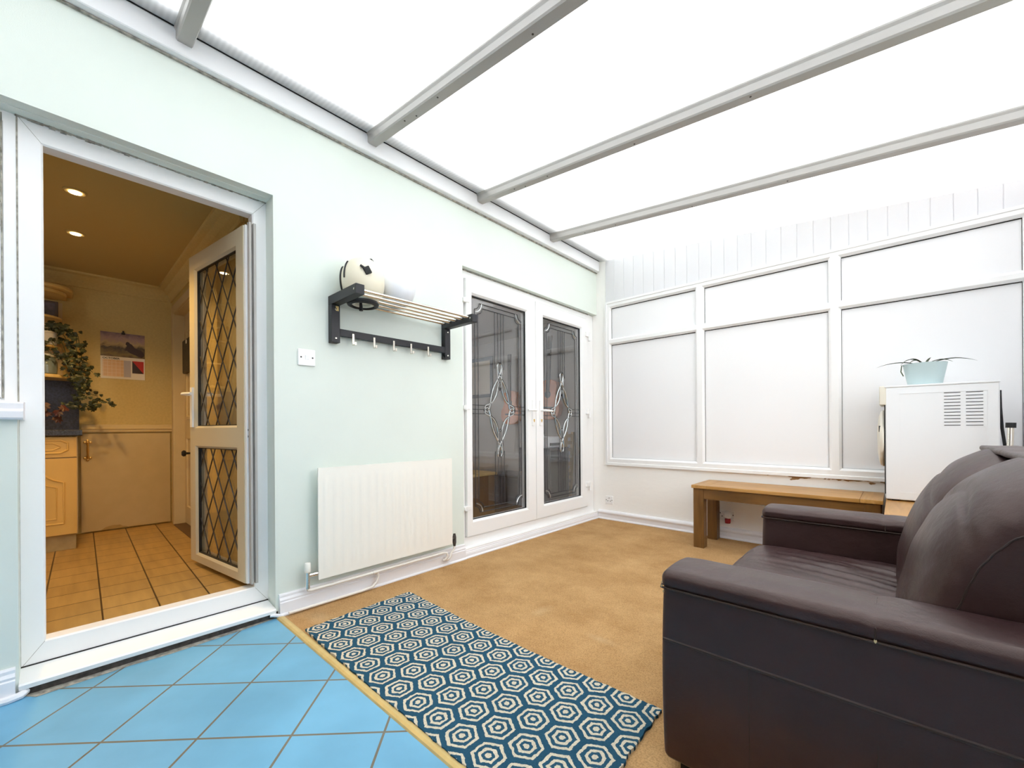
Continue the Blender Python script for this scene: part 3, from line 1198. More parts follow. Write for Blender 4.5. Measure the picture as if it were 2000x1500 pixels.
def braid(mb, x, yc, zc, rad):
    for sy in (1, -1):
        for sz in (1, -1):
            for ph in (1, -1):
                pts = []
                for k in range(41):
                    t = k / 40
                    th = t * math.pi / 2
                    base = 0.172 * math.sin(th) ** 2.9
                    zz = 0.40 * math.cos(th) ** 2.9
                    w_ = 0.026 * math.sin(t * math.pi * 3.0) * ph
                    pts.append((x, yc + sy * (base + w_ * math.cos(th * 0.8)), zc + sz * (zz + w_ * math.sin(th * 0.9))))
                mb.tube(pts, rad, 6)
    # small diamonds where the bands cross
    for a, b_ in ((0, 0.20), (0, -0.20), (0.175, 0), (-0.175, 0)):
        mb.tube([(x, yc + a, zc + b_ + 0.03), (x, yc + a + 0.022, zc + b_), (x, yc + a, zc + b_ - 0.03), (x, yc + a - 0.022, zc + b_)], rad, 6, closed=True)


for (y0, y1, gy0, gy1, hinge) in ((2.165, 3.017, 2.236, 2.893, 0), (3.023, 3.905, 3.146, 3.790, 1)):
    lf = MB()
    lf.ring(0, (GX - 0.055, GX + 0.018), (y0, y1, 0.150, 2.182), (gy0, gy1, 0.272, 2.064), 0.016)
    L = lf.build('door_leaf', 'upvc', d2, bevel=0.003)
    MB().box(GX - 0.020, GX - 0.014, gy0 - 0.006, gy1 + 0.006, 0.266, 2.070).build('door_glass', 'glass', L)
    MB().ring(0, (GX - 0.016, GX - 0.001), (gy0 - 0.001, gy1 + 0.001, 0.271, 2.065), (gy0 + 0.005, gy1 - 0.005, 0.277, 2.056), 0.0).build('gasket_and_shadow_gap', 'gasket_and_shadow_gap', L)
    xl = GX - 0.0125
    ld = MB()
    iy = 0.045
    for ins in (iy, iy + 0.035):
        rectline(ld, xl, (gy0 + ins, gy1 - ins, 0.272 + ins, 2.064 - ins), 0.05)
    yc = (gy0 + gy1) / 2
    zc = 1.155
    for dy in (-0.055, -0.018, 0.018, 0.055):
        ld.tube([(xl, yc + dy, 1.155 + 0.40 - abs(dy) * 0.9), (xl, yc + dy, 2.064 - 0.08)], 0.0028, 5)
        ld.tube([(xl, yc + dy, 1.155 - 0.40 + abs(dy) * 0.9), (xl, yc + dy, 0.272 + 0.08)], 0.0028, 5)
    for dz in (-0.035, 0.0, 0.035):
        ld.tube([(xl, gy0, zc + dz), (xl, yc - 0.175 + abs(dz), zc + dz)], 0.0028, 5)
        ld.tube([(xl, gy1, zc + dz), (xl, yc + 0.175 - abs(dz), zc + dz)], 0.0028, 5)
    ld.build('lead_lines', 'lead_thin', L)
    bv = MB()
    braid(bv, xl + 0.001, yc, zc, 0.0062)
    for cy, cz, a0 in ((gy0 + iy, 0.272 + iy, 90), (gy1 - iy, 0.272 + iy, 180), (gy1 - iy, 2.064 - iy, 270), (gy0 + iy, 2.064 - iy, 0)):
        pts = []
        for k in range(7):
            a = math.radians(a0 - 90 * k / 6)
            pts.append((xl + 0.001, cy + 0.075 * math.cos(a), cz + 0.075 * math.sin(a)))
        bv.tube(pts, 0.0055, 6)
    bv.build('bevel_pattern', 'bevel_silver', L)
    bo = MB()
    braid(bo, xl - 0.0055, yc + 0.010, zc + 0.004, 0.0085)
    bo.build('bevel_shadow', 'lead', L)  # dark offset copy of the braid, drawn as its shadow and double reflection
    # lever handle with long back plate
    hy = 2.972 if hinge == 0 else 3.083
    X = GX + 0.018
    hp = softbox((X - 0.002, hy - 0.016, 1.02), (X + 0.012, hy + 0.016, 1.26), 0.006, (1, 2, 8), k=3)
    dirn = -1 if hinge == 0 else 1
    HO = hp.build('door_handle', 'upvc', L, smooth=True, merge=True)
    lv = MB()
    lv.tube([(X + 0.01, hy, 1.165), (X + 0.045, hy, 1.165), (X + 0.055, hy + dirn * 0.012, 1.165), (X + 0.056, hy + dirn * 0.06, 1.164), (X + 0.052, hy + dirn * 0.125, 1.162)],
            [0.010, 0.010, 0.011, 0.010, 0.008], 10)
    lv.build('lever', 'upvc', L, smooth=True)
    MB().lathe([(0.009, 0.0), (0.009, 0.005), (0.006, 0.006)], (X + 0.011, hy + 0.004, 1.075), 14, 0).build('lock_barrel', 'brass', L, smooth=True)
    MB().box(X + 0.011, X + 0.0165, hy, hy + 0.008, 1.055, 1.075).build('lock_barrel', 'brass', L)
    # butt hinges on the outer edge
    for z in (0.36, 1.15, 1.99):
        hb = MB()
        if hinge:
            yy = 3.915
            hb.box(X - 0.01, X + 0.016, yy - 0.05, yy + 0.022, z, z + 0.05)
            hb.cyl((X + 0.016, yy + 0.012, z - 0.045), (X + 0.016, yy + 0.012, z + 0.05), 0.014, 12)
        else:
            yy = 2.150
            hb.box(X - 0.03, X + 0.010, yy - 0.02, yy + 0.045, z, z + 0.03)
            hb.cyl((X + 0.004, yy + 0.002, z - 0.005), (X + 0.004, yy + 0.002, z + 0.034), 0.014, 12)
        hb.build('hinge', 'upvc', L, bevel=0.003)

# ================================================================== KITCHEN SHELL
KZ, KB, KR, KC = 0.150, -4.95, 0.72, 2.29
struct(MB().box(KB - 0.1, W - 0.12, -2.2, 0.80, KZ - 0.1, KZ).build('floor_kitchen', 'kitchen_tiles'))
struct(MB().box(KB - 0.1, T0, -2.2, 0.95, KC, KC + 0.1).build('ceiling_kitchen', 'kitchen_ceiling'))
struct(MB().box(KB - 0.15, KB, -2.2, 0.95, KZ - 0.1, KC).build('wall_kitchen_back', 'kitchen_wall'))
struct(MB().box(KB - 0.1, T0, -2.3, -2.2, KZ - 0.1, KC).build('wall_kitchen_left', 'kitchen_wall'))
kr = MB()
kr.box(-4.0, T0 + 0.03, KR, KR + 0.13, KZ - 0.1, KC)
kr.box(KB, -4.79, KR, KR + 0.13, KZ - 0.1, KC)
kr.box(-4.79, -4.0, KR, KR + 0.13, 2.05, KC)
struct(kr.build('wall_kitchen_right', 'kitchen_wall'))
# inner wall faces around the openings, kitchen side reveal
# coving
cv = MB()
cp = [(0, 0), (0.0, -0.105), (0.012, -0.105), (0.016, -0.085), (0.035, -0.05), (0.065, -0.022), (0.10, -0.014), (0.105, 0.0)]
cv.prism([(KB + p, KC + q) for p, q in cp], 1, -2.2, KR)
struct(cv.build('trim_8', 'kitchen_wall', smooth=False))
cv = MB()
cv.prism([(KR - p, KC + q) for p, q in cp], 0, KB, T0)
struct(cv.build('trim_9', 'kitchen_wall'))
# dado rail
dr = MB()
dr.prism([(KB, 0.985), (KB + 0.016, 0.985), (KB + 0.022, 0.995), (KB + 0.018, 1.005), (KB + 0.024, 1.018), (KB + 0.014, 1.032), (KB + 0.008, 1.05), (KB, 1.055)], 1, 0.13, KR)
struct(dr.build('trim_10', 'kitchen_cream'))
# inner doorway : architrave, jamb, closed door
d3 = sroot('door_3', (-4.4, 0.78, KZ))
ar = MB()
ar.box(-4.86, -4.785, KR - 0.018, KR, KZ, 2.125)
ar.box(-4.005, -3.93, KR - 0.018, KR, KZ, 2.125)
ar.box(-4.785, -4.005, KR - 0.018, KR, 2.05, 2.125)
ar.build('architrave', 'kitchen_cream', d3, bevel=0.006)
jb = MB()
jb.box(-4.80, -4.785, KR - 0.005, KR + 0.14, KZ, 2.05)
jb.box(-4.005, -3.99, KR - 0.005, KR + 0.14, KZ, 2.05)
jb.box(-4.80, -3.99, KR - 0.005, KR + 0.14, 2.045, 2.06)
jb.build('door_jamb', 'kitchen_cream', d3)
pd = MB()
pd.box(-4.785, -4.005, 0.785, 0.825, KZ + 0.01, 2.045)
for z0, z1 in ((0.30, 0.95), (1.1, 1.9)):
    for x0, x1 in ((-4.68, -4.42), (-4.36, -4.10)):
        pd.ring(1, (0.786, 0.775), (x0, x1, z0, z1), (x0 + 0.03, x1 - 0.03, z0 + 0.03, z1 - 0.03), 0.008)
pd.build('door_leaf', 'kitchen_cream', d3)
MB().lathe([(0.008, 0), (0.010, -0.03), (0.024, -0.035), (0.028, -0.05), (0.018, -0.062), (0.004, -0.064)], (-4.55, 0.785, 0.80), 16, 1).build('door_knob', 'black_rubber', d3, smooth=True)
MB().box(-4.785, -4.005, KR - 0.02, 0.79, KZ, KZ + 0.006).build('threshold', 'dark_wood', d3)

# low cupboard door in the back wall
cd = thing('cupboard_door', 'low cream cupboard door with chipped bottom edge below the dado rail', 'cupboard door', (KB, 0.42, KZ))
MB().box(KB + 0.001, KB + 0.022, 0.125, 0.70, KZ + 0.012, 0.978).build('panel', 'kitchen_cream', cd, bevel=0.002)
ch = MB()
pts = [(0.24, 0.163), (0.27, 0.185), (0.31, 0.195), (0.36, 0.192), (0.375, 0.178), (0.40, 0.172), (0.41, 0.163)]
ch.add([(KB + 0.0225, a, z) for a, z in pts], [tuple(range(len(pts)))])
ch.build('chipped_patch', 'plinth_wood', cd)
hb = MB()
hx = KB + 0.022
hb.tube([(hx, 0.165, 0.905), (hx + 0.02, 0.165, 0.90), (hx + 0.028, 0.165, 0.875), (hx + 0.026, 0.165, 0.84), (hx + 0.028, 0.165, 0.805), (hx + 0.02, 0.165, 0.78), (hx, 0.165, 0.775)],
        [0.006, 0.007, 0.006, 0.0085, 0.006, 0.007, 0.006], 8)
for z in (0.905, 0.775):
    for dy, dz in ((0, 0.014), (0.016, 0), (-0.016, 0), (0, -0.014), (0, 0)):
        hb.lathe([(0.010, 0), (0.009, 0.004), (0.004, 0.006)], (hx, 0.165 + dy, z + dz), 10, 0)
hb.build('handle', 'brass', cd, smooth=True)

# ---- base cabinet with worktop
bc = thing('base_cabinet', 'yellow pine kitchen base cabinet with arched door beside the cupboard', 'kitchen cabinet', (-4.6, -0.2, KZ))
MB().box(KB + 0.002, -4.365, -0.45, 0.095, 0.26, 0.963).build('body', 'kitchen_cream', bc)
MB().box(KB + 0.002, -4.385, -0.45, 0.085, KZ, 0.258).build('plinth', 'plinth_wood', bc)


def bead(mb, x, pts, r=0.006, closed=True):
    mb.tube([(x, a, b_) for a, b_ in pts], r, 6, closed=closed)


def slab_with_bead(name, x, y0, y1, z0, z1, shape):
    b = MB()
    b.box(x, x + 0.018, y0, y1, z0, z1)
    for k, r in ((0.0, 0.007), (0.035, 0.005)):
        bead(b, x + 0.018, shape(k), r)
    return b.build(name, 'pine', bc, bevel=0.004)


def oct_shape(k):
    y0, y1, z0, z1, c = -0.40 + k, 0.045 - k, 0.845 + k * 0.6, 0.935 - k * 0.6, 0.035
    return [(y0 + c, z0), (y1 - c, z0), (y1, z0 + c * 0.6), (y1, z1 - c * 0.6), (y1 - c, z1), (y0 + c, z1), (y0, z1 - c * 0.6), (y0, z0 + c * 0.6)]


def arch_shape(k):
    y0, y1, z0, z1 = -0.40 + k, 0.025 - k, 0.345 + k, 0.655 - k
    pts = [(y0, z0), (y1, z0), (y1, z1 - 0.02)]
    for t in range(9):
        u = t / 8
        pts.append((y1 - 0.05 - (y1 - y0 - 0.10) * u, z1 + 0.075 * math.sin(math.pi * u) ** 0.8))
    pts.append((y0, z1 - 0.02))
    return pts


slab_with_bead('drawer_front', -4.365, -0.445, 0.090, 0.815, 0.958, oct_shape)
slab_with_bead('cabinet_door', -4.365, -0.445, 0.090, 0.265, 0.807, arch_shape)
wt = MB()
wt.prism([(KB, 0.966), (-4.325, 0.966), (-4.318, 0.972), (-4.318, 1.004), (-4.325, 1.010), (KB, 1.010)], 1, -2.19, 0.118)
tag(wt.build('worktop', 'worktop', at=(-4.6, -0.2, 0.966)), 'speckled dark blue kitchen worktop with pale front edge', 'worktop')
bsp = MB().box(KB + 0.001, KB + 0.012, -2.1, 0.118, 1.011, 1.405)
tag(bsp.build('splashback', 'backsplash', at=(KB, -0.5, 1.01)), 'dark blue speckled splashback panel above the worktop', 'splashback')

# ---- open end shelf unit
su = thing('shelf_unit', 'open wooden corner shelf unit with rounded shelves on kitchen wall', 'shelf', (KB, -0.2, 1.40))
MB().box(KB + 0.001, KB + 0.018, -0.36, 0.028, 1.43, 2.03).build('back_panel', 'kitchen_cream', su)
MB().box(KB + 0.001, KB + 0.30, -0.375, -0.36, 1.43, 2.03).build('side_panel', 'shelf_wood', su)


def shelf(z, t, y1, dep):
    poly = [(KB + 0.001, -0.36), (KB + dep, -0.36)]
    for k in range(9):
        a = math.radians(90 * k / 8)
        poly.append((KB + dep - 0.16 * (1 - math.cos(a)), y1 - 0.16 + 0.16 * math.sin(a)))
    poly.append((KB + 0.001, y1))
    b = MB()
    b.prism(poly, 2, z, z + t)
    return b


shelf(1.405, 0.026, 0.075, 0.30).build('shelf', 'shelf_wood', su, bevel=0.006)
shelf(1.640, 0.018, 0.022, 0.27).build('shelf', 'shelf_wood', su, bevel=0.004)
shelf(1.865, 0.018, 0.026, 0.27).build('shelf', 'shelf_wood', su, bevel=0.004)
shelf(2.05, 0.03, 0.05, 0.30).build('cornice', 'shelf_wood', su, bevel=0.008)
shelf(2.08, 0.03, 0.085, 0.335).build('cornice', 'shelf_wood', su, bevel=0.010)

pf = thing('photo_frame', 'small dark photo print standing on the upper kitchen shelf', 'photo', (-4.78, -0.06, 1.8835))
MB().box(-4.795, -4.783, -0.125, 0.005, 1.884, 2.005).build('frame', 'guitar_dark', pf, bevel=0.004)
MB().box(-4.7835, -4.7815, -0.108, -0.012, 1.902, 1.988).build('picture', 'photo_dark', pf)
jar = thing('glass_jar', 'blue-grey glass jar on the lowest kitchen shelf under the ivy', 'jar', (-4.76, -0.075, 1.432))
MB().lathe([(0.045, 0), (0.058, 0.008), (0.062, 0.05), (0.06, 0.10), (0.05, 0.118), (0.05, 0.135), (0.045, 0.135), (0.045, 0.06), (0.0, 0.055)][:7], (-4.76, -0.06, 1.432), 24).build('body', 'glass_jar', jar, smooth=True)
MB().lathe([(0.054, 0), (0.054, 0.02), (0.04, 0.024)], (-4.76, -0.06, 1.567), 24).build('lid', 'pot_pale', jar, smooth=True)

iv = thing('ivy_plant', 'trailing dark green ivy in pale pot hanging off the kitchen shelf', 'plant', (-4.77, -0.06, 1.659))
MB().lathe([(0.05, 0), (0.056, 0.004), (0.068, 0.085), (0.072, 0.088), (0.072, 0.10), (0.062, 0.10), (0.058, 0.08)], (-4.77, -0.06, 1.659), 24).build('pot', 'pot_pale', iv, smooth=True)


def ivy_leaf(mb, p, nrm, upv, s):
    t = (upv - nrm * upv.dot(nrm)).normalized()
    q = nrm.cross(t)
    sh = [(0, -0.35), (0.32, -0.42), (0.55, -0.12), (0.34, 0.10), (0.42, 0.42), (0.14, 0.36), (0, 0.72), (-0.14, 0.36), (-0.42, 0.42), (-0.34, 0.10), (-0.55, -0.12), (-0.32, -0.42)]
    k = len(mb.v)
    mb.v.append(p + nrm * s * 0.10)
    for a, b_ in sh:
        mb.v.append(p + q * a * s + t * b_ * s)
    for i in range(12):
        mb.f.append((k, k + 1 + i, k + 1 + (i + 1) % 12))


rn = random.Random(3)
stems = MB()
lv = MB()
paths = [
    [(-0.06, 1.76), (0.0, 1.82), (0.06, 1.80), (0.11, 1.74), (0.12, 1.66), (0.13, 1.56)],
    [(-0.05, 1.76), (0.03, 1.75), (0.07, 1.66), (0.09, 1.55), (0.15, 1.50), (0.19, 1.47)],
    [(-0.05, 1.76), (0.02, 1.70), (0.05, 1.58), (0.08, 1.46), (0.10, 1.36), (0.16, 1.30), (0.22, 1.28)],
    [(-0.06, 1.75), (-0.02, 1.66), (0.04, 1.52), (0.09, 1.40), (0.11, 1.28), (0.12, 1.22)],
    [(0.11, 1.30), (0.10, 1.20), (0.15, 1.19), (0.21, 1.22), (0.27, 1.23), (0.30, 1.20)],
    [(-0.06, 1.74), (-0.07, 1.64), (-0.03, 1.58), (0.04, 1.56), (0.08, 1.50)],
    [(-0.05, 1.76), (-0.02, 1.79), (0.04, 1.77), (0.10, 1.70), (0.10, 1.60), (0.13, 1.44), (0.16, 1.38)],
    [(0.05, 1.22), (0.09, 1.215), (0.16, 1.205), (0.20, 1.19)],
]
for i, pth in enumerate(paths):
    xo = -4.70 + rn.uniform(-0.07, 0.07)
    P3 = []
    for j, (a, z) in enumerate(pth):
        xx = -4.77 + (xo + 4.77) * min(1, j / 2) if i not in (4, 7) else xo
        P3.append(Vector((xx + rn.uniform(-0.015, 0.015), a, z)))
    fine = []
    for j in range(len(P3) - 1):
        for t in range(6):
            fine.append(P3[j].lerp(P3[j + 1], t / 6))
    fine.append(P3[-1])
    stems.tube(fine, 0.0022, 5)
    for p in fine:
        for rep in range(2 if i < 4 or i == 6 else 1):
            if rn.random() < 0.58:
                q = p + Vector((rn.uniform(-0.01, 0.05), rn.uniform(-0.035, 0.035), rn.uniform(-0.035, 0.03)))
                nv = Vector((1.0, rn.uniform(-0.7, 0.5), rn.uniform(-0.4, 0.7))).normalized()
                uv = Vector((rn.uniform(-0.3, 0.3), rn.uniform(-0.8, 0.8), -1)).normalized()
                ivy_leaf(lv, q, nv, uv, rn.uniform(0.022, 0.042))
stems.build('stem', 'leaf_dark', iv)
lv.build('foliage', 'ivy_leaf', iv)

# dark red leafed plant on the worktop
rp = thing('potted_plant', 'small dark red leafed plant in a pot on the worktop', 'plant', (-4.62, -0.12, 1.0105))
MB().lathe([(0.04, 0), (0.055, 0.075), (0.058, 0.085), (0.048, 0.085)], (-4.62, -0.13, 1.0105), 20).build('pot', 'guitar_dark', rp, smooth=True)
fl = MB()
for k in range(16):
    a = rn.uniform(0, 6.28)
    rr = rn.uniform(0.02, 0.12)
    p = Vector((-4.60 + 0.6 * rr * math.cos(a), -0.09 + rr * math.sin(a), 1.09 + rn.uniform(0, 0.11)))
    ivy_leaf(fl, p, Vector((1, rn.uniform(-.6, .6), rn.uniform(0, 1))).normalized(), Vector((0, rn.uniform(-1, 1), -0.6)).normalized(), rn.uniform(0.05, 0.075))
    fl.tube([(-4.62, -0.13, 1.08), p], 0.002, 4)
fl.build('foliage', 'red_leaf', rp)

# calendar
ca = thing('wall_calendar', 'landscape wall calendar with sunset picture pinned to the kitchen wall', 'calendar', (KB, 0.39, 1.445))
cx = KB + 0.001
MB().box(cx, cx + 0.004, 0.245, 0.528, 1.640, 1.848).build('picture_page', 'calendar_photo', ca)
MB().box(cx, cx + 0.004, 0.245, 0.528, 1.450, 1.640).build('date_page', 'paper', ca)
MB().box(cx + 0.0042, cx + 0.005, 0.258, 0.389, 1.468, 1.612).build('date_grid', 'calendar_grid', ca)
MB().box(cx + 0.0042, cx + 0.005, 0.390, 0.436, 1.468, 1.612).build('date_grid', 'calendar_grey', ca)
k = MB()
k.add([(cx + 0.005, 0.444, 1.613), (cx + 0.005, 0.520, 1.613), (cx + 0.005, 0.520, 1.505)], [(0, 1, 2)])
k.build('advert', 'calendar_red', ca)
k = MB()
k.add([(cx + 0.005, 0.444, 1.613), (cx + 0.005, 0.520, 1.505), (cx + 0.005, 0.444, 1.505)], [(0, 1, 2)])
k.build('advert', 'calendar_black', ca)
# silhouette of the rider in the picture (flat print)
k = MB()
sil = [(0.396, 1.700), (0.404, 1.722), (0.410, 1.745), (0.402, 1.752), (0.404, 1.768), (0.412, 1.778), (0.424, 1.774), (0.430, 1.764), (0.442, 1.758), (0.452, 1.744), (0.462, 1.728), (0.478, 1.722), (0.490, 1.716), (0.502, 1.712), (0.516, 1.700), (0.524, 1.680), (0.522, 1.660), (0.508, 1.648), (0.490, 1.652), (0.470, 1.664), (0.450, 1.672), (0.432, 1.680), (0.420, 1.690), (0.412, 1.700)]
k.add([(cx + 0.0046, a, z) for a, z in sil], [tuple(range(len(sil)))])
k.build('printed_silhouette', 'calendar_black', ca)
fc = bpy.data.curves.new('lettering', 'FONT')
fc.body = 'OCTOBER'
fc.size = 0.023
fc.extrude = 0.0002
fc.offset = 0.0007
fo = bpy.data.objects.new('lettering', fc)
COL.objects.link(fo)
fo.parent = ca
fo.rotation_euler = (math.radians(90), 0, math.radians(90))
fo.location = Vector((cx + 0.0048, 0.257, 1.617)) - Vector(ca['_o'])
fo.scale = (1.0, 0.9, 1)
fc.materials.append(MATS['ink'])
bpy.context.view_layer.update()
tm = bpy.data.meshes.new_from_object(fo.evaluated_get(bpy.context.evaluated_depsgraph_get()))
fo2 = bpy.data.objects.new('month_lettering', tm)
fo2.parent, fo2.rotation_euler, fo2.location, fo2.scale = ca, fo.rotation_euler, fo.location, fo.scale
bpy.data.objects.remove(fo)
COL.objects.link(fo2)
k = MB()
k.box(cx, cx + 0.012, 0.375, 0.399, 1.835, 1.853)
k.tube([(cx + 0.006, 0.387, 1.85), (cx + 0.006, 0.387, 1.868)], 0.006, 8)
k.build('clip', 'black_rubber', ca)

# hanging organiser on the inner door
ho = thing('hanging_organiser', 'dark patterned hanging organiser on the inner kitchen door', 'organiser', (-4.5, 0.77, 1.50))
MB().box(-4.70, -4.32, 0.755, 0.783, 1.505, 1.80).build('body', 'hanger_dark', ho, bevel=0.01)
MB().lathe([(0.018, 0.0), (0.018, -0.004), (0.004, -0.005)], (-4.52, 0.756, 1.77), 16, 1).build('disc', 'paper', ho)

# recessed spotlights
for i, (x, y, lab) in enumerate(((-3.244, 0.068, 'recessed round ceiling spotlight nearer to the open kitchen door'), (-3.925, 0.083, 'recessed round ceiling spotlight nearer to the calendar wall'))):
    s = thing('ceiling_spotlight', lab, 'spotlight', (x, y, KC), 'kitchen ceiling spotlights')
    MB().lathe([(0.036, 0.0), (0.048, 0.0), (0.048, -0.004), (0.040, -0.007), (0.034, -0.004), (0.034, 0.0)][1:5], (x, y, KC), 28).build('trim_ring', 'kitchen_ceiling', s, smooth=True)
    MB().lathe([(0.026, -0.0055), (0.026, -0.0075), (0.01, -0.0085)], (x, y, KC), 24).build('lamp', 'lamp_glow', s, smooth=True)
    ld = bpy.data.lights.new('spot_beam', 'SPOT')
    ld.energy = 48
    ld.color = (1.0, 0.62, 0.19)
    ld.spot_size = math.radians(140)
    ld.spot_blend = 0.8
    ld.shadow_soft_size = 0.035
    lo = bpy.data.objects.new('spot_beam', ld)
    COL.objects.link(lo)
    lo.parent = s
    lo.location = (0, 0, -0.03)

# tall cream units on the left side of the kitchen (seen mirrored in the door glass)
tu = thing('wall_cupboard', 'cream wall cupboards along the left kitchen side', 'kitchen cabinet', (-3.6, -1.9, 1.4))
MB().box(-4.3, -2.9, -2.195, -1.88, 1.42, 2.15).build('body', 'kitchen_cream', tu)
for x0 in (-4.3, -3.83, -3.36):
    b = MB()
    b.box(x0 + 0.005, x0 + 0.46, -1.88, -1.86, 1.425, 2.145)
    b.ring(1, (-1.861, -1.850), (x0 + 0.06, x0 + 0.40, 1.49, 2.08), (x0 + 0.09, x0 + 0.37, 1.52, 2.05), 0.008)
    b.build('door', 'pine', tu)

# ================================================================== DINING ROOM behind the double doors
struct(MB().box(-6.2, W - 0.05, 0.85, 5.1, KZ - 0.15, KZ - 0.09).build('floor_dining', 'dining_floor'))
struct(MB().box(-6.2, T0, 0.85, 5.1, 2.45, 2.5).build('ceiling_dining', 'dining_wall'))
struct(MB().box(-6.2, -2.735, 4.98, 5.1, 0, 2.45).build('wall_dining_side', 'dining_wall'))
wd = MB()
wd.box(-6.3, -6.2, 0.85, 1.1, 0, 2.5)
wd.box(-6.3, -6.2, 3.2, 5.1, 0, 2.5)
wd.box(-6.3, -6.2, 1.1, 3.2, 0, 0.9)
wd.box(-6.3, -6.2, 1.1, 3.2, 2.2, 2.5)
struct(wd.build('wall_dining_back', 'dining_wall'))
w4 = sroot('added_window', (-6.25, 2.1, 1.0))  # unseen window, added to let fill light into the dining room
MB().ring(0, (-6.28, -6.22), (1.1, 3.2, 0.9, 2.2), (1.17, 3.13, 0.97, 2.13), 0.008).build('window_frame', 'upvc', w4)
MB().box(-6.253, -6.247, 1.17, 3.13, 0.97, 2.13).build('window_pane', 'glass_clear', w4)
struct(MB().box(T0, T0 + 0.05, 4.05, 5.1, 0, 2.45).build('wall_dining_front', 'dining_wall'))
struct(MB().box(-6.2, -4.0, 0.85, 0.90, 0, 2.45).build('wall_dining_near', 'dining_wall'))
DF = KZ - 0.09


def guitar(name, label, x, zb, lean, sc=1.0):
    """acoustic guitar hung flat on the side wall y=4.98; zb = bottom of the body"""
    y = 4.965
    t = thing(name, label, 'guitar', (x, y, zb), 'acoustic guitars on the dining room wall')
    half = [(0.0, 0.0), (0.10, 0.012), (0.17, 0.06), (0.20, 0.14), (0.19, 0.22), (0.14, 0.30), (0.125, 0.34), (0.135, 0.40), (0.145, 0.45), (0.12, 0.51), (0.06, 0.535), (0.0, 0.54)]
    poly = [(a, b) for a, b in half] + [(-a, b) for a, b in half[-2:0:-1]]

    def place(b):
        ca_, sa_ = math.cos(lean), math.sin(lean)
        b.v = [Vector((x + sc * (p.x * ca_ + p.z * sa_), p.y, zb + sc * (p.z * ca_ - p.x * sa_))) for p in b.v]
        return b
    b = MB()
    b.prism(poly, 1, y - 0.095, y)
    place(b).build('body', 'guitar_wood', t, bevel=0.006)
    place(MB().lathe([(0.05, -0.0965), (0.05, -0.0955)], (0, y, 0.34), 24, 1)).build('sound_hole', 'guitar_dark', t)
    place(MB().box(-0.09, 0.09, y - 0.105, y - 0.094, 0.15, 0.175)).build('bridge', 'guitar_dark', t)
    place(MB().box(-0.026, 0.026, y - 0.112, y - 0.085, 0.36, 0.94)).build('neck', 'guitar_dark', t)
    place(MB().box(-0.038, 0.038, y - 0.105, y - 0.085, 0.94, 1.12)).build('headstock', 'guitar_dark', t, bevel=0.01)


guitar('guitar', 'brown acoustic guitar hung upright behind the left glass door', -4.52, 1.06, 0.0)
guitar('guitar', 'orange brown acoustic guitar hung behind the right glass door', -3.78, 1.12, 0.06, 1.1)

pf = thing('picture_frame', 'dark framed picture on the dining room wall behind the left glass door', 'picture', (-5.30, 4.97, 1.53))
MB().ring(1, (4.978, 4.955), (-5.62, -5.0, 1.53, 2.22), (-5.56, -5.06, 1.59, 2.16), 0.01).build('frame', 'frame_navy', pf)
MB().box(-5.57, -5.05, 4.965, 4.977, 1.58, 2.17).build('print', 'paper', pf)

gb = thing('storage_box', 'grey lidded storage box on the floor behind the glass doors', 'storage box', (-3.2, 3.4, DF))
softbox((-3.38, 3.30, DF), (-2.95, 3.62, 0.47), 0.02, (2, 2, 2), k=3).build('body', 'grey_box', gb, smooth=True, merge=True)
softbox((-3.40, 3.28, 0.468), (-2.93, 3.64, 0.50), 0.01, (2, 2, 1), k=2).build('lid', 'grey_box', gb, smooth=True, merge=True)
tag(MB().lathe([(0.05, 0), (0.06, 0.01), (0.045, 0.045), (0.015, 0.06)], (-3.02, 3.52, 0.501), 16).build('yellow_cup', 'yellow', at=(-3.02, 3.52, 0.501), smooth=True),
    'small yellow item on the grey storage box lid', 'ornament')
wc = thing('bench_reflection', 'added brown box standing for the bench reflection in the left glass door', 'reflection box', (-3.3, 2.7, DF))  # brown box added where the glass reflects the bench
MB().box(-3.65, -3.05, 2.55, 3.05, DF, 0.52).build('body', 'dining_floor', wc, bevel=0.005)
MB().box(-3.67, -3.03, 2.53, 3.07, 0.522, 0.55).build('lid', 'rack_wood', wc, bevel=0.005)
dk = thing('desk', 'dark desk with shelf close behind the right glass door', 'desk', (-3.0, 3.8, DF))
MB().box(-3.25, -2.80, 3.66, 4.02, 0.745, 0.775).build('top', 'desk_dark', dk, bevel=0.003)
MB().box(-3.25, -2.80, 3.66, 4.02, 0.62, 0.64).build('shelf', 'desk_dark', dk)
for y in (3.66, 4.0):
    MB().box(-3.25, -2.80, y, y + 0.02, DF, 0.745).build('side_panel', 'desk_dark', dk)
MB().box(-3.25, -3.23, 3.68, 4.0, DF, 0.745).build('back_panel', 'desk_dark', dk)
pr = thing('printer', 'white printer on the dark desk behind the right glass door', 'printer', (-3.02, 3.84, 0.776))
softbox((-3.16, 3.70, 0.776), (-2.86, 3.98, 0.90), 0.015, (2, 2, 2), k=3).build('body', 'appliance', pr, smooth=True, merge=True)
b = MB()
b.prism([(-3.14, 0.895), (-3.10, 0.895), (-3.16, 1.04), (-3.18, 1.04)], 1, 3.73, 3.95)
b.build('paper_tray', 'appliance', pr)
MB().box(-2.872, -2.852, 3.74, 3.94, 0.80, 0.83).build('output_slot', 'desk_dark', pr)
rk = thing('slatted_rack', 'tall pale wooden slatted rack behind the right glass door', 'rack', (-2.86, 4.1, DF))
for y in (4.00 + 0.03, 4.17):
    MB().prism([(-2.92, DF), (-2.885, DF), (-2.835, 0.95), (-2.87, 0.95)], 1, y, y + 0.03).build('upright', 'rack_wood', rk)
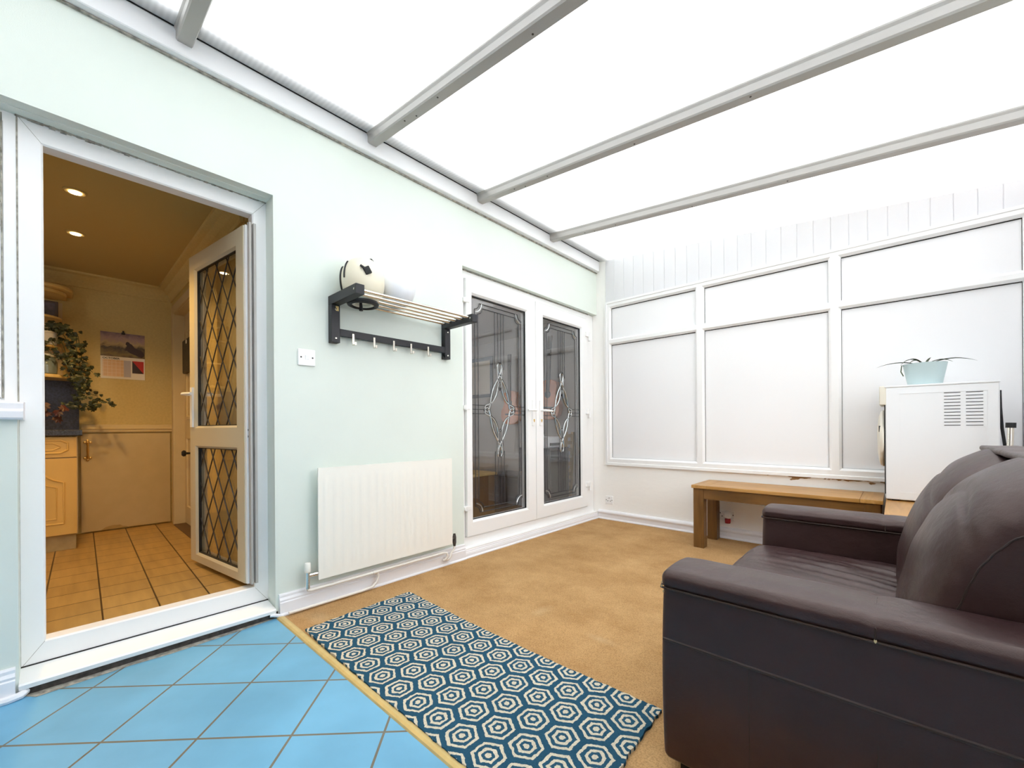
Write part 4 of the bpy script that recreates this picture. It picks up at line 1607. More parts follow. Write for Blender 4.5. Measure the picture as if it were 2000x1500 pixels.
for k in range(10):
    z = DF + 0.08 + k * 0.083
    xx = -2.9 + 0.05 * (z - DF) / 0.9
    MB().box(xx - 0.012, xx + 0.006, 4.06, 4.17, z, z + 0.04).build('slat', 'rack_wood', rk)

# ================================================================== THINGS ON THE HOUSE WALL
# light switch
ls = thing('light_switch', 'white rocker light switch on pale green wall below the coat rack', 'light switch', (W, 0.945, 1.36))
softbox((W, 0.898, 1.358), (W + 0.010, 0.992, 1.450), 0.004, (1, 4, 4), k=2).build('plate', 'upvc', ls, smooth=True, merge=True)
b = MB()
b.prism([(W + 0.009, 1.392), (W + 0.012, 1.392), (W + 0.016, 1.416), (W + 0.009, 1.416)], 1, 0.935, 0.955)
b.build('rocker', 'upvc', ls, bevel=0.0015)
for y in (0.914, 0.976):
    MB().lathe([(0.0045, 0), (0.0045, 0.0012), (0.003, 0.0018)], (W + 0.0098, y, 1.404), 12, 0).build('screw', 'dark_rust', ls)

# coat rack
cr = thing('coat_rack', 'black wooden coat rack with steel rod shelf and five hooks', 'coat rack', (W, 1.5, 1.50))
for y0, y1 in ((1.070, 1.120), (1.895, 1.943)):
    k = MB()
    k.box(W, W + 0.045, y0, y1, 1.505, 1.724)
    k.box(W, W + 0.335, y0, y1, 1.724, 1.777)
    fo_ = k.build('side_frame', 'black_wood', cr, bevel=0.002)
    for (x, z) in ((W + 0.0452, 1.53), (W + 0.0452, 1.70)):
        MB().lathe([(0.006, 0), (0.006, 0.002), (0.003, 0.003)], (x, (y0 + y1) / 2, z), 10, 0).build('screw', 'steel', fo_)
    MB().lathe([(0.006, 0.001), (0.006, -0.002), (0.003, -0.003)], (W + 0.315, y0, 1.750), 10, 1).build('screw', 'steel', fo_)
MB().box(W + 0.018, W + 0.042, 1.12, 1.895, 1.548, 1.590).build('hook_rail', 'black_wood', cr, bevel=0.002)
for k in range(5):
    x = W + 0.045 + k * 0.0655
    MB().cyl((x, 1.118, 1.755), (x, 1.897, 1.755), 0.0085, 12).build('shelf_rod', 'steel', cr, smooth=True)
for y in (1.200, 1.337, 1.475, 1.606, 1.745):
    h = MB()
    x = W + 0.043
    h.add([], [])
    h.prism([(x, 1.572), (x + 0.004, 1.572), (x + 0.004, 1.508), (x + 0.026, 1.508), (x + 0.026, 1.520), (x + 0.030, 1.520), (x + 0.030, 1.502), (x, 1.502)], 1, y - 0.0065, y + 0.0065)
    h.build('coat_hook', 'steel', cr, bevel=0.001)
MB().box(W + 0.0451, W + 0.046, 1.095, 1.112, 1.690, 1.718).build('sticker', 'strip_brass', cr)

# helmets on the rack
hm = thing('motorcycle_helmet', 'cream open face helmet with black trim on the coat rack', 'helmet', (-2.30, 1.205, 1.70))
hc = Vector((-2.300, 1.216, 1.868))
HR = Vector((0.123, 0.123, 0.136))
ZB = -0.136


def rad_at(h):
    """outline of the shell: dome above, skirt drawing in towards the neck below"""
    if h >= 0:
        return math.sqrt(max(0.0, 1 - (h / HR.z) ** 2))
    t = h / ZB
    return 1 - 0.40 * t ** 2.2


def ellp(a, h):
    r = rad_at(h)
    return hc + Vector((HR.x * r * math.cos(a), HR.y * r * math.sin(a), h))


sh = MB()
nu = 64
hs_ = [ZB + (0 - ZB) * k / 16 for k in range(16)] + [HR.z * math.sin(math.pi / 2 * k / 16) for k in range(17)]
for h in hs_:
    for i in range(nu):
        sh.v.append(ellp(2 * math.pi * i / nu, h))
fn = Vector((-0.87, -0.49, 0.0)).normalized()     # the way the face opening looks
for j in range(len(hs_) - 1):
    for i in range(nu):
        q = (j * nu + i, j * nu + (i + 1) % nu, (j + 1) * nu + (i + 1) % nu, (j + 1) * nu + i)
        c = sum((sh.v[k] for k in q), Vector()) / 4 - hc
        if not (c.dot(fn) > 0.086 and -0.12 < c.z < 0.06):
            sh.f.append(q)
so = sh.build('shell', 'helmet_cream', hm, smooth=True, merge=True)
mod = so.modifiers.new('thick', 'SOLIDIFY')
mod.thickness = 0.006
mod.offset = -1
ln = MB()
lh = [ZB + 0.012 + (0.09 - ZB) * k / 14 for k in range(15)]
for h in lh:
    for i in range(40):
        a = 2 * math.pi * i / 40
        r = rad_at(h) * 0.90
        ln.v.append(hc + Vector((HR.x * r * math.cos(a), HR.y * r * math.sin(a), h)))
for j in range(14):
    for i in range(40):
        ln.f.append((j * 40 + i, j * 40 + (i + 1) % 40, (j + 1) * 40 + (i + 1) % 40, (j + 1) * 40 + i))
ln.f.append(tuple(14 * 40 + i for i in range(40)))
ln.f.append(tuple(range(39, -1, -1)))
ln.build('lining', 'helmet_lining', hm, smooth=True)
# dark vents in the lining seen from below
for dx_, dy_ in ((0.022, -0.028), (0.022, 0.028)):
    MB().box(hc.x + dx_ - 0.010, hc.x + dx_ + 0.010, hc.y + dy_ - 0.019, hc.y + dy_ + 0.019, hc.z + ZB + 0.0095, hc.z + ZB + 0.013).build('vent', 'black_rubber', hm, bevel=0.003)
pr_ = MB()
r0 = rad_at(ZB) * HR.x
pr_.tube([hc + Vector(((r0 - 0.020) * math.cos(2 * math.pi * k / 36), (r0 - 0.020) * math.sin(2 * math.pi * k / 36), ZB + 0.008)) for k in range(36)], 0.012, 8, closed=True)
pr_.build('neck_padding', 'helmet_lining', hm, smooth=True)
MB().tube([hc + Vector(((r0 + 0.001) * math.cos(2 * math.pi * k / 40), (r0 + 0.001) * math.sin(2 * math.pi * k / 40), ZB + 0.004)) for k in range(40)], 0.0155, 8, closed=True).build('neck_trim', 'black_rubber', hm, smooth=True)


def plane_cut(d, z0, z1, n=40):
    """where the plane at distance d along fn meets the shell, on the side towards the room, z0..z1"""
    side = Vector((-fn.y, fn.x, 0))
    if side.x < 0:
        side = -side
    out = []
    for k in range(n + 1):
        h = z0 + (z1 - z0) * k / n
        r = rad_at(h) * HR.x + 0.0015
        if r * r - d * d <= 0:
            continue
        out.append(hc + fn * d + side * math.sqrt(r * r - d * d) + Vector((0, 0, h)))
    return out


c1 = plane_cut(0.082, -0.132, 0.065)
c1b = [hc + fn * 0.084 - (p - hc - fn * 0.084 - Vector((0, 0, (p - hc).z))) + Vector((0, 0, (p - hc).z)) for p in c1]
MB().tube(c1 + c1b[::-1], 0.0065, 8, closed=True).build('face_trim', 'black_rubber', hm, smooth=True)
MB().tube(plane_cut(0.042, -0.012, 0.090), 0.0055, 6).build('stripe', 'black_rubber', hm, smooth=True)
# strap clip on the shell and peak studs
ang = math.atan2(-0.30, 0.95)
cp_ = ellp(ang, 0.028)
b = softbox((-0.004, -0.017, -0.024), (0.012, 0.019, 0.018), 0.004, (1, 2, 2), k=2)
M = Matrix.Rotation(ang, 3, 'Z') @ Matrix.Rotation(0.5, 3, 'X')
b.v = [M @ p + cp_ for p in b.v]
b2 = softbox((-0.002, -0.042, -0.004), (0.009, -0.012, 0.008), 0.003, (1, 2, 1), k=2)
M2 = Matrix.Rotation(ang, 3, 'Z') @ Matrix.Rotation(-0.45, 3, 'X')
b2.v = [M2 @ p + cp_ for p in b2.v]
b.add(b2.v, b2.f)
b.build('strap_clip', 'black_rubber', hm, smooth=True)
for a in (0.55, 0.95):
    b = MB()
    b.lathe([(0.009, -0.004), (0.009, 0.003), (0.004, 0.006)], ellp(a, 0.123), 10)
    b.build('stud', 'black_rubber', hm)
st = MB()
q = hc + Vector((0.01, -0.02, ZB))
st.tube([q + Vector((0.0, 0, 0.012)), q + Vector((0.0, 0.002, -0.014)), q + Vector((0.0, 0.003, -0.042))], [0.008, 0.009, 0.011], 6)
st.build('chin_strap', 'black_rubber', hm)

dm = MB()
dc = Vector((-2.305, 1.453, 1.7645))
prof = []
for k in range(25):
    a = math.pi * k / 24
    prof.append((max(0.001, 0.1095 * math.sin(a) ** 0.92), 0.122 - 0.122 * math.cos(a)))
dm.lathe(prof, dc, 40)
tag(dm.build('white_globe', 'dome_white', at=(dc.x, dc.y, 1.764), smooth=True), 'plain white round globe beside the cream helmet on the coat rack', 'globe')

# radiator
rd = thing('radiator', 'cream single panel radiator on the green wall with exposed pipes', 'radiator', (W, 1.457, 0.16))
RY0, RY1, RZ0, RZ1, RX = 0.981, 1.933, 0.162, 0.784, W + 0.066
NF = 17
nyy, nzz = NF * 10, 40
b = MB()
for j in range(nzz + 1):
    for i in range(nyy + 1):
        y = RY0 + (RY1 - RY0) * i / nyy
        z = RZ0 + (RZ1 - RZ0) * j / nzz
        ph = ((y - RY0 - 0.014) / (RY1 - RY0 - 0.028)) * NF
        fr_ = ph - math.floor(ph)
        val = 0.0
        if 0 <= ph <= NF:
            g_ = max(0.0, 1 - abs(fr_ - 0.5) / 0.32)
            g_ = min(1.0, g_ * 1.8)
            wz = min(1.0, max(0.0, (z - RZ0 - 0.038) / 0.018)) * min(1.0, max(0.0, (RZ1 - 0.046 - z) / 0.018))
            val = g_ * wz
        b.v.append(Vector((RX + 0.0024 * val, y, z)))
for j in range(nzz):
    for i in range(nyy):
        a = j * (nyy + 1) + i
        b.f.append((a, a + 1, a + nyy + 2, a + nyy + 1))
# folded edges and back
k0 = len(b.v)
b.box(RX - 0.014, RX - 0.0005, RY0, RY1, RZ0, RZ1)
b.build('panel', 'radiator_paint', rd, smooth=True)
MB().box(RX - 0.002, RX + 0.002, RY0 - 0.003, RY0 + 0.006, RZ0 - 0.002, RZ1 + 0.002).build('side_edge', 'radiator_paint', rd, bevel=0.001)
for y in (1.15, 1.76):
    MB().box(W + 0.0006, RX - 0.0125, y, y + 0.03, 0.30, 0.62).build('wall_bracket', 'radiator_paint', rd)
px = W + 0.052
v1 = MB()
v1.tube([(px, 0.986, 0.196), (px, 0.955, 0.196)], 0.013, 12)
v1.tube([(px, 0.925, 0.125), (px, 0.925, 0.215)], 0.012, 12)
v1.tube([(px, 0.965, 0.196), (px, 0.925, 0.196)], 0.011, 12)
v1.build('valve', 'chrome', rd, smooth=True)
MB().lathe([(0.015, 0), (0.0165, 0.004), (0.0155, 0.048), (0.012, 0.052)], (px, 0.925, 0.215), 16).build('valve_cap', 'radiator_paint', rd, smooth=True)
v2 = MB()
v2.tube([(px, 1.93, 0.196), (px, 1.962, 0.196)], 0.010, 10)
v2.tube([(px, 1.962, 0.14), (px, 1.962, 0.165), (px, 1.962, 0.205), (px, 1.962, 0.23)], [0.009, 0.014, 0.014, 0.009], 10)
v2.build('valve', 'dark_rust', rd, smooth=True)
pp = MB()
pp.tube([(px, 0.925, 0.128), (px, 0.927, 0.117), (px, 0.94, 0.112), (px, 1.30, 0.112), (px, 1.86, 0.112), (px + 0.003, 1.888, 0.106), (px + 0.004, 1.895, 0.085), (px + 0.002, 1.88, 0.062), (px - 0.008, 1.865, 0.055)], 0.0085, 10)
pp.build('pipe', 'pipe_paint', rd, smooth=True)
pp = MB()
pp.tube([(px, 1.962, 0.142), (px, 1.958, 0.118), (px, 1.94, 0.108), (px + 0.004, 1.925, 0.095), (px + 0.006, 1.92, 0.072), (px, 1.905, 0.055), (px - 0.01, 1.89, 0.05)], 0.0085, 10)
pp.build('pipe', 'pipe_paint', rd, smooth=True)
pp = MB()
pp.tube([(px, 1.33, 0.112), (px, 1.345, 0.105), (px, 1.35, 0.085), (px, 1.34, 0.05), (px, 1.31, 0.026), (px - 0.002, 1.25, 0.020), (px - 0.006, 0.83, 0.020)], 0.008, 10)
pp.build('pipe', 'pipe_paint', rd, smooth=True)
MB().cyl((px, 1.315, 0.112), (px, 1.345, 0.112), 0.0115, 12).build('tee_joint', 'pipe_paint', rd, smooth=True)

# ================================================================== SOCKETS ON FAR WALL
ss = thing('wall_socket', 'single white socket low on the far wall beside the glass doors', 'socket', (-2.288, BY, 0.165))
softbox((-2.335, BY - 0.010, 0.168), (-2.242, BY, 0.260), 0.004, (4, 1, 4), k=2).build('plate', 'upvc', ss, smooth=True, merge=True)
for (x, z) in ((-2.288, 0.236), (-2.303, 0.205), (-2.273, 0.205), (-2.322, 0.214), (-2.254, 0.214)):
    MB().box(x - 0.004, x + 0.004, BY - 0.0107, BY - 0.009, z - 0.005, z + 0.005).build('socket_hole', 'dark_rust', ss)
ds = thing('wall_socket', 'double white socket on the far wall under the oak bench', 'socket', (-1.12, BY, 0.165))
softbox((-1.195, BY - 0.010, 0.163), (-1.050, BY, 0.250), 0.004, (6, 1, 4), k=2).build('plate', 'upvc', ds, smooth=True, merge=True)
for (x, z) in ((-1.165, 0.225), (-1.180, 0.198), (-1.150, 0.198), (-1.06, 0.215)):
    MB().box(x - 0.0035, x + 0.0035, BY - 0.0107, BY - 0.009, z - 0.005, z + 0.005).build('socket_hole', 'dark_rust', ds)
af = thing('air_freshener', 'white plug-in air freshener with red refill in the double socket', 'air freshener', (-1.095, BY - 0.04, 0.15))
softbox((-1.124, BY - 0.068, 0.188), (-1.066, BY - 0.0105, 0.254), 0.02, (2, 2, 3), k=4).build('body', 'appliance', af, smooth=True, merge=True)
MB().lathe([(0.021, 0), (0.023, 0.006), (0.024, 0.035), (0.020, 0.042)], (-1.095, BY - 0.042, 0.147), 20).build('refill', 'red_liquid', af, smooth=True)

# ================================================================== FURNITURE
# rug
rg = MB()
nx, ny = 90, 36
RX0, RX1, RYA, RYB = -2.150, -0.577, 0.800, 1.422
rr_ = random.Random(5)
jx = [[0, 0] for _ in range(ny + 1)]
for j in range(ny + 1):
    jx[j][0] = rr_.uniform(-0.004, 0.004) - 0.02 * (j / ny)
    jx[j][1] = rr_.uniform(-0.004, 0.004) + (-0.03 * (j / ny))
jy = [[rr_.uniform(-0.003, 0.003), rr_.uniform(-0.003, 0.003)] for _ in range(nx + 1)]
for lay in (0, 1):
    for j in range(ny + 1):
        for i in range(nx + 1):
            u, v = i / nx, j / ny
            x = RX0 + jx[j][0] + (RX1 + jx[j][1] - RX0 - jx[j][0]) * u
            y = RYA + jy[i][0] + (0.022 * (1 - u) ** 3) + (RYB + jy[i][1] - RYA - jy[i][0] + 0.02 * (1 - u) ** 2 * 0.6 - 0.022 * (1 - u) ** 3 - 0.018 * math.sin(math.pi * u)) * v
            z = 0.0045 if lay == 0 else 0.016 + 0.0015 * noise.noise((x * 6, y * 6, 0))
            rg.v.append(Vector((x, y, z)))
n1 = (nx + 1) * (ny + 1)
for j in range(ny):
    for i in range(nx):
        a = j * (nx + 1) + i
        rg.f.append((a + n1, a + n1 + 1, a + n1 + nx + 2, a + n1 + nx + 1))
        rg.f.append((a, a + nx + 1, a + nx + 2, a + 1))
for i in range(nx):
    rg.f.append((i, i + 1, i + 1 + n1, i + n1))
    a = ny * (nx + 1) + i
    rg.f.append((a, a + n1, a + 1 + n1, a + 1))
for j in range(ny):
    a = j * (nx + 1)
    rg.f.append((a, a + n1, a + nx + 1 + n1, a + nx + 1))
    a = j * (nx + 1) + nx
    rg.f.append((a, a + nx + 1, a + nx + 1 + n1, a + n1))
rgo = tag(rg.build('rug', 'rug_hexagons', at=(-1.37, 1.11, 0.0045)), 'blue and cream runner rug with concentric hexagon pattern', 'rug')


def oak_table(name, label, x0, x1, y0, y1, ztop, along):
    t = thing(name, label, 'bench' if along == 0 else 'table', ((x0 + x1) / 2, (y0 + y1) / 2, 0.004))
    th = 0.026
    bw = 0.115
    mat_l = 'oak_x' if along == 0 else 'oak_y'
    mat_c = 'oak_y' if along == 0 else 'oak_x'
    if along == 0:
        MB().box(x0 + bw, x1 - bw, y0, y1, ztop - th, ztop).build('top', mat_l, t, bevel=0.0025)
        MB().box(x0, x0 + bw - 0.0008, y0, y1, ztop - th, ztop).build('breadboard_end', mat_c, t, bevel=0.0025)
        MB().box(x1 - bw + 0.0008, x1, y0, y1, ztop - th, ztop).build('breadboard_end', mat_c, t, bevel=0.0025)
    else:
        MB().box(x0, x1, y0 + bw, y1 - bw, ztop - th, ztop).build('top', mat_l, t, bevel=0.0025)
        MB().box(x0, x1, y0, y0 + bw - 0.0008, ztop - th, ztop).build('breadboard_end', mat_c, t, bevel=0.0025)
        MB().box(x0, x1, y1 - bw + 0.0008, y1, ztop - th, ztop).build('breadboard_end', mat_c, t, bevel=0.0025)
    lw, ins = 0.082, 0.012
    for lx in (x0 + ins, x1 - ins - lw):
        for ly in (y0 + ins, y1 - ins - lw):
            MB().box(lx, lx + lw, ly, ly + lw, 0.004, ztop - th - 0.0005).build('leg', 'oak_z', t, bevel=0.003)
    ah = 0.085
    for ly in (y0 + ins + 0.006, y1 - ins - 0.028):
        MB().box(x0 + ins + lw, x1 - ins - lw, ly, ly + 0.022, ztop - th - ah, ztop - th - 0.0005).build('apron', 'oak_apron', t)
    for lx in (x0 + ins + 0.006, x1 - ins - 0.028):
        MB().box(lx, lx + 0.022, y0 + ins + lw, y1 - ins - lw, ztop - th - ah, ztop - th - 0.0005).build('apron', 'oak_apron', t)
    return t


oak_table('bench', 'long low oak bench along the far wall under the window', -1.252, -0.058, 3.562, 4.012, 0.520, 0)
oak_table('side_table', 'oak side table under the white tumble dryer', -0.046, 0.385, 2.80, 4.012, 0.520, 1)

# tumble dryer, door facing the bench
dy = thing('tumble_dryer', 'compact white tumble dryer with side vents on the oak table', 'tumble dryer', (0.2, 3.8, 0.5205))
DX0, DX1, DY0, DY1, DZ0, DZ1 = -0.045, 0.440, 3.615, 4.005, 0.528, 1.246
b = softbox((DX0, DY0, DZ0), (DX1, DY1, DZ1), 0.008, (2, 2, 2), k=3)
b.build('body', 'appliance', dy, smooth=True, merge=True)
for x in (0.0, 0.35):
    for y in (DY0 + 0.04, DY1 - 0.06):
        MB().lathe([(0.018, 0), (0.02, 0.008)], (x, y, 0.5205), 12).build('foot', 'black_rubber', dy)
# top plate with lip
softbox((DX0 - 0.006, DY0 - 0.004, DZ1 - 0.002), (DX1 + 0.002, DY1, DZ1 + 0.010), 0.004, (2, 2, 1), k=2).build('top_plate', 'appliance', dy, smooth=True, merge=True)
softbox((DX0 - 0.030, DY0 - 0.002, 1.135), (DX0 + 0.004, DY1, DZ1 + 0.010), 0.006, (1, 2, 2), k=3).build('control_panel', 'appliance_cream', dy, smooth=True, merge=True)
MB().box(DX0 - 0.006, DX0 + 0.001, DY0 + 0.012, DY1 - 0.012, 0.56, 1.133).build('front_seal', 'gasket_and_shadow_gap', dy)
# domed round door
dd = MB()
dz = 0.915
prof = [(0.188, -0.008), (0.190, -0.016), (0.182, -0.028), (0.15, -0.036), (0.10, -0.042), (0.03, -0.045)]
dd.lathe(prof, (DX0, (DY0 + DY1) / 2, dz), 40, 0)
dd.build('door', 'appliance_cream', dy, smooth=True)
MB().box(DX0 - 0.034, DX0 - 0.026, DY0 + 0.03, DY0 + 0.06, 0.96, 1.0).build('door_catch', 'gasket_and_shadow_gap', dy)
# pressed panel line and louvres on the side
MB().ring(1, (DY0 + 0.001, DY0 - 0.0015), (0.02, 0.395, 0.575, 1.205), (0.024, 0.391, 0.579, 1.201), 0.0).build('pressed_panel', 'appliance', dy)
for cx0, cx1 in ((0.218, 0.286), (0.308, 0.376)):
    for k in range(11):
        z = 1.196 - k * 0.0195
        v = MB()
        v.box(cx0, cx1, DY0 - 0.0012, DY0 + 0.001, z - 0.0022, z + 0.0016)
        v.build('vent_slot', 'gasket_and_shadow_gap', dy)
cb = MB()
cb.tube([(DX1 + 0.004, 3.66, 1.20), (DX1 + 0.006, 3.66, 1.10), (DX1 + 0.012, 3.66, 0.98), (DX1 + 0.022, 3.66, 0.88), (DX1 + 0.016, 3.66, 0.76), (DX1 + 0.006, 3.66, 0.66)], 0.007, 8)
cb.build('power_cord', 'black_rubber', dy, smooth=True)

# plant pot on dryer
po = thing('potted_orchid', 'pale blue pot with drooping thin orchid leaves on the dryer', 'plant', (0.142, 3.76, DZ1 + 0.0105))
pz = DZ1 + 0.0105
MB().lathe([(0.074, 0), (0.080, 0.003), (0.103, 0.135), (0.104, 0.140), (0.098, 0.140), (0.094, 0.115), (0.02, 0.115)], (0.142, 3.76, pz), 36).build('pot', 'pot_blue', po, smooth=True)
MB().lathe([(0.092, 0.112), (0.08, 0.122), (0.02, 0.126)], (0.142, 3.76, pz), 20).build('soil', 'soil', po)
lf = MB()


def strap_leaf(mb, pts, w):
    pts = [Vector(p) for p in pts]
    m_ = len(pts)
    k = len(mb.v)
    for i, p in enumerate(pts):
        t = (pts[min(i + 1, m_ - 1)] - pts[max(i - 1, 0)]).normalized()
        s_ = t.cross(Vector((0, 0, 1)))
        s_ = s_.normalized() if s_.length > 1e-3 else Vector((0, 1, 0))
        ww = w * math.sin(math.pi * (0.12 + 0.86 * i / (m_ - 1)))
        mb.v += [p - s_ * ww, p + Vector((0, 0, -ww * 0.45)), p + s_ * ww]
    for i in range(m_ - 1):
        a = k + i * 3
        mb.f += [(a, a + 1, a + 4, a + 3), (a + 1, a + 2, a + 5, a + 4)]


def arc(p0, p1, rise, n=10):
    p0, p1 = Vector(p0), Vector(p1)
    return [p0.lerp(p1, t / n) + Vector((0, 0, rise * 4 * (t / n) * (1 - t / n))) for t in range(n + 1)]


c0 = Vector((0.142, 3.76, pz + 0.125))
strap_leaf(lf, arc(c0, c0 + Vector((-0.235, -0.05, 0.005)), 0.030), 0.010)
strap_leaf(lf, arc(c0, c0 + Vector((-0.115, -0.06, 0.008)), 0.045), 0.012)
strap_leaf(lf, arc(c0, c0 + Vector((0.03, 0.02, 0.055)), 0.01), 0.012)
strap_leaf(lf, arc(c0, c0 + Vector((0.225, -0.03, 0.006)), 0.034), 0.011)
strap_leaf(lf, arc(c0, c0 + Vector((0.13, 0.06, 0.02)), 0.03), 0.010)
strap_leaf(lf, arc(c0, c0 + Vector((-0.07, 0.05, 0.03)), 0.03), 0.010)
lf.build('foliage', 'leaf_dark', po, smooth=True)
rt_ = MB()
rt_.tube([c0 + Vector((-0.088, -0.03, 0.0)), c0 + Vector((-0.108, -0.03, 0.01)), c0 + Vector((-0.112, -0.03, -0.03)), c0 + Vector((-0.10, -0.03, -0.06))], 0.003, 6)
rt_.build('aerial_root', 'leaf_dark', po)

# steel pole with rubber cap behind sofa
pt = thing('metal_pole', 'steel tube with black rubber cap standing behind the sofa', 'pole', (0.425, 3.36, 0.004))
MB().cyl((0.418, 3.36, 0.03), (0.4465, 3.375, 1.0), 0.0125, 16).build('tube', 'steel', pt, smooth=True)
MB().tube([(0.4462, 3.375, 0.985), (0.447, 3.375, 1.012)], 0.019, 16).build('cap', 'black_rubber', pt)
MB().tube([(0.4178, 3.36, 0.004), (0.4186, 3.36, 0.04)], 0.019, 16).build('foot_cap', 'black_rubber', pt)

# ------------------------------------------------------------------ SOFA
sf = thing('sofa', 'dark brown leather two-seat sofa with padded arms facing the radiator wall', 'sofa', (0.0, 1.9, 0.004))


def wrinkle(p, amp, sc):
    return amp * (noise.noise(p * sc) + 0.5 * noise.noise(p * sc * 2.3))


def arm(y0, y1, outer):
    X0, X1 = -0.500, 0.46
    zt = 0.545

    def puff(p, nr):
        u = (p.x - X0) / (X1 - X0)
        w = (p.z - 0.05) / 0.5
        off = Vector((0, 0, 0))
        s = 4 * max(0, min(1, w)) * (1 - max(0, min(1, w)))
        sgn = -1 if p.y < (y0 + y1) / 2 else 1
        off.y = sgn * (0.004 * s + 0.0022 * noise.noise(Vector((p.x * 5, p.y, p.z * 6))))
        if p.x < X0 + 0.03:
            off.x = -0.004 * s
        return off
    A = softbox((X0, y0, 0.045), (X1, y1, 0.572), 0.020, (40, 8, 22), puff, k=4).build('armrest', 'leather', sf, smooth=True, merge=True)

    def puff2(p, nr):
        u = (p.x - X0) / (X1 - X0)
        vv = (p.y - y0) / (y1 - y0)
        off = Vector((0, 0, 0))
        if p.z > zt + 0.012:
            off.z = 0.010 * max(0, 4 * vv * (1 - vv)) ** 0.6 + 0.0025 * noise.noise(Vector((p.x * 9, p.y * 9, 0)))
            # pinched at the cross seam
            d = abs(p.x + 0.033)
            off.z -= 0.004 * math.exp(-(d / 0.012) ** 2)
            if u < 0.10:
                off.z -= 0.004 * (1 - u / 0.10) ** 2
        return off
    softbox((X0 - 0.003, y0 - 0.0055, zt - 0.012), (X1, y1 + 0.0055, 0.586), 0.021, (56, 12, 3), puff2, k=5).build('armrest_pad', 'leather', sf, smooth=True, merge=True)
    # piped seams
    e = 0.0058
    zt -= 0.006
    ring = [(X1, y0 - e, zt), (X0 + 0.015, y0 - e, zt), (X0 - 0.001, y0 + 0.0, zt), (X0 - e, y0 + 0.015, zt), (X0 - e, y1 - 0.015, zt), (X0 - 0.001, y1, zt), (X0 + 0.015, y1 + e, zt), (X1, y1 + e, zt)]
    s = MB().tube(ring, 0.0032, 8)
    s.build('top_seam', 'leather_seam', sf, smooth=True)
    if outer:
        s = MB()
        pts = [(X0 + 0.006 + (X1 - X0 - 0.01) * k / 40, 0, 0.393) for k in range(41)]
        s.tube([(a, y0 + 0.000 - 0.0035 + 0.0022 * noise.noise(Vector((a * 5, y0, z * 6))) * -1, z) for a, _, z in pts], 0.0044, 6)
        s.build('side_seam', 'leather_seam', sf, smooth=True)
        s = MB()
        for a in (-0.275, -0.030):
            s.tube([(a, y0 + 0.0005 - 0.0042 * (4 * ((z - .05) / .5) * (1 - (z - .05) / .5)), z) for z in [0.06 + 0.333 * k / 12 for k in range(13)]], 0.0012, 5)
        s.build('panel_seam', 'leather_seam', sf)
    s = MB()
    zz = 0.5975
    s.tube([(-0.033, y0 - 0.0085, 0.545), (-0.033, y0 - 0.0045, 0.568), (-0.033, y0 + 0.012, 0.5845), (-0.033, y0 + 0.04, 0.5885), (-0.033, (y0 + y1) / 2, 0.5922), (-0.033, y1 - 0.04, 0.5885), (-0.033, y1 - 0.012, 0.5845), (-0.033, y1 + 0.0085, 0.56)], 0.0018, 6)
    s.build('cross_seam', 'leather_seam', sf)


arm(1.180, 1.362, True)
arm(2.425, 2.607, False)

# base, back frame, feet
softbox((-0.475, 1.366, 0.05), (0.44, 2.421, 0.285), 0.02, (6, 8, 4), k=3).build('base', 'leather', sf, smooth=True, merge=True)
softbox((0.40, 1.20, 0.05), (0.52, 2.59, 0.80), 0.04, (3, 10, 8), k=4).build('back_frame', 'leather', sf, smooth=True, merge=True)
for x in (-0.43, 0.42):
    for y in (1.24, 2.54):
        MB().box(x - 0.03, x + 0.03, y - 0.03, y + 0.03, 0.004, 0.052).build('foot', 'black_wood', sf)


def seat(y0, y1):
    X0, X1 = -0.535, 0.10

    def puff(p, nr):
        u = (p.x - X0) / (X1 - X0)
        v = (p.y - y0) / (y1 - y0)
        off = Vector((0, 0, 0))
        c = max(0, 4 * u * (1 - u)) ** 0.5 * max(0, 4 * v * (1 - v)) ** 0.5
        if p.z > 0.36:
            off.z = 0.022 * c
            # creases fanning out from the back cushions
            q = Vector((p.x * 3.0, (p.y + 0.25 * p.x) * 26.0, 0))
            amp = 0.011 * max(0, min(1, (u - 0.12) / 0.5)) * (0.4 + 0.6 * c)
            off.z += amp * noise.noise(q) + 0.003 * noise.noise(Vector((p.x * 11, p.y * 9, 3)))
        if p.x < X0 + 0.05:
            off.x = -0.012 * max(0, 4 * v * (1 - v)) ** 0.6
        return off
    softbox((X0, y0, 0.27), (X1, y1, 0.405), 0.058, (60, 56, 4), puff, k=6).build('seat_cushion', 'leather', sf, smooth=True, merge=True)


seat(1.368, 1.892)
seat(1.896, 2.418)

PROF = [(0.000, 0.405), (0.000, 0.47), (0.004, 0.53), (0.020, 0.60), (0.042, 0.68), (0.068, 0.745), (0.105, 0.810), (0.146, 0.858), (0.190, 0.892), (0.236, 0.916), (0.275, 0.922), (0.315, 0.908),
        (0.350, 0.875), (0.375, 0.82), (0.388, 0.74), (0.392, 0.62), (0.392, 0.50), (0.392, 0.405)]


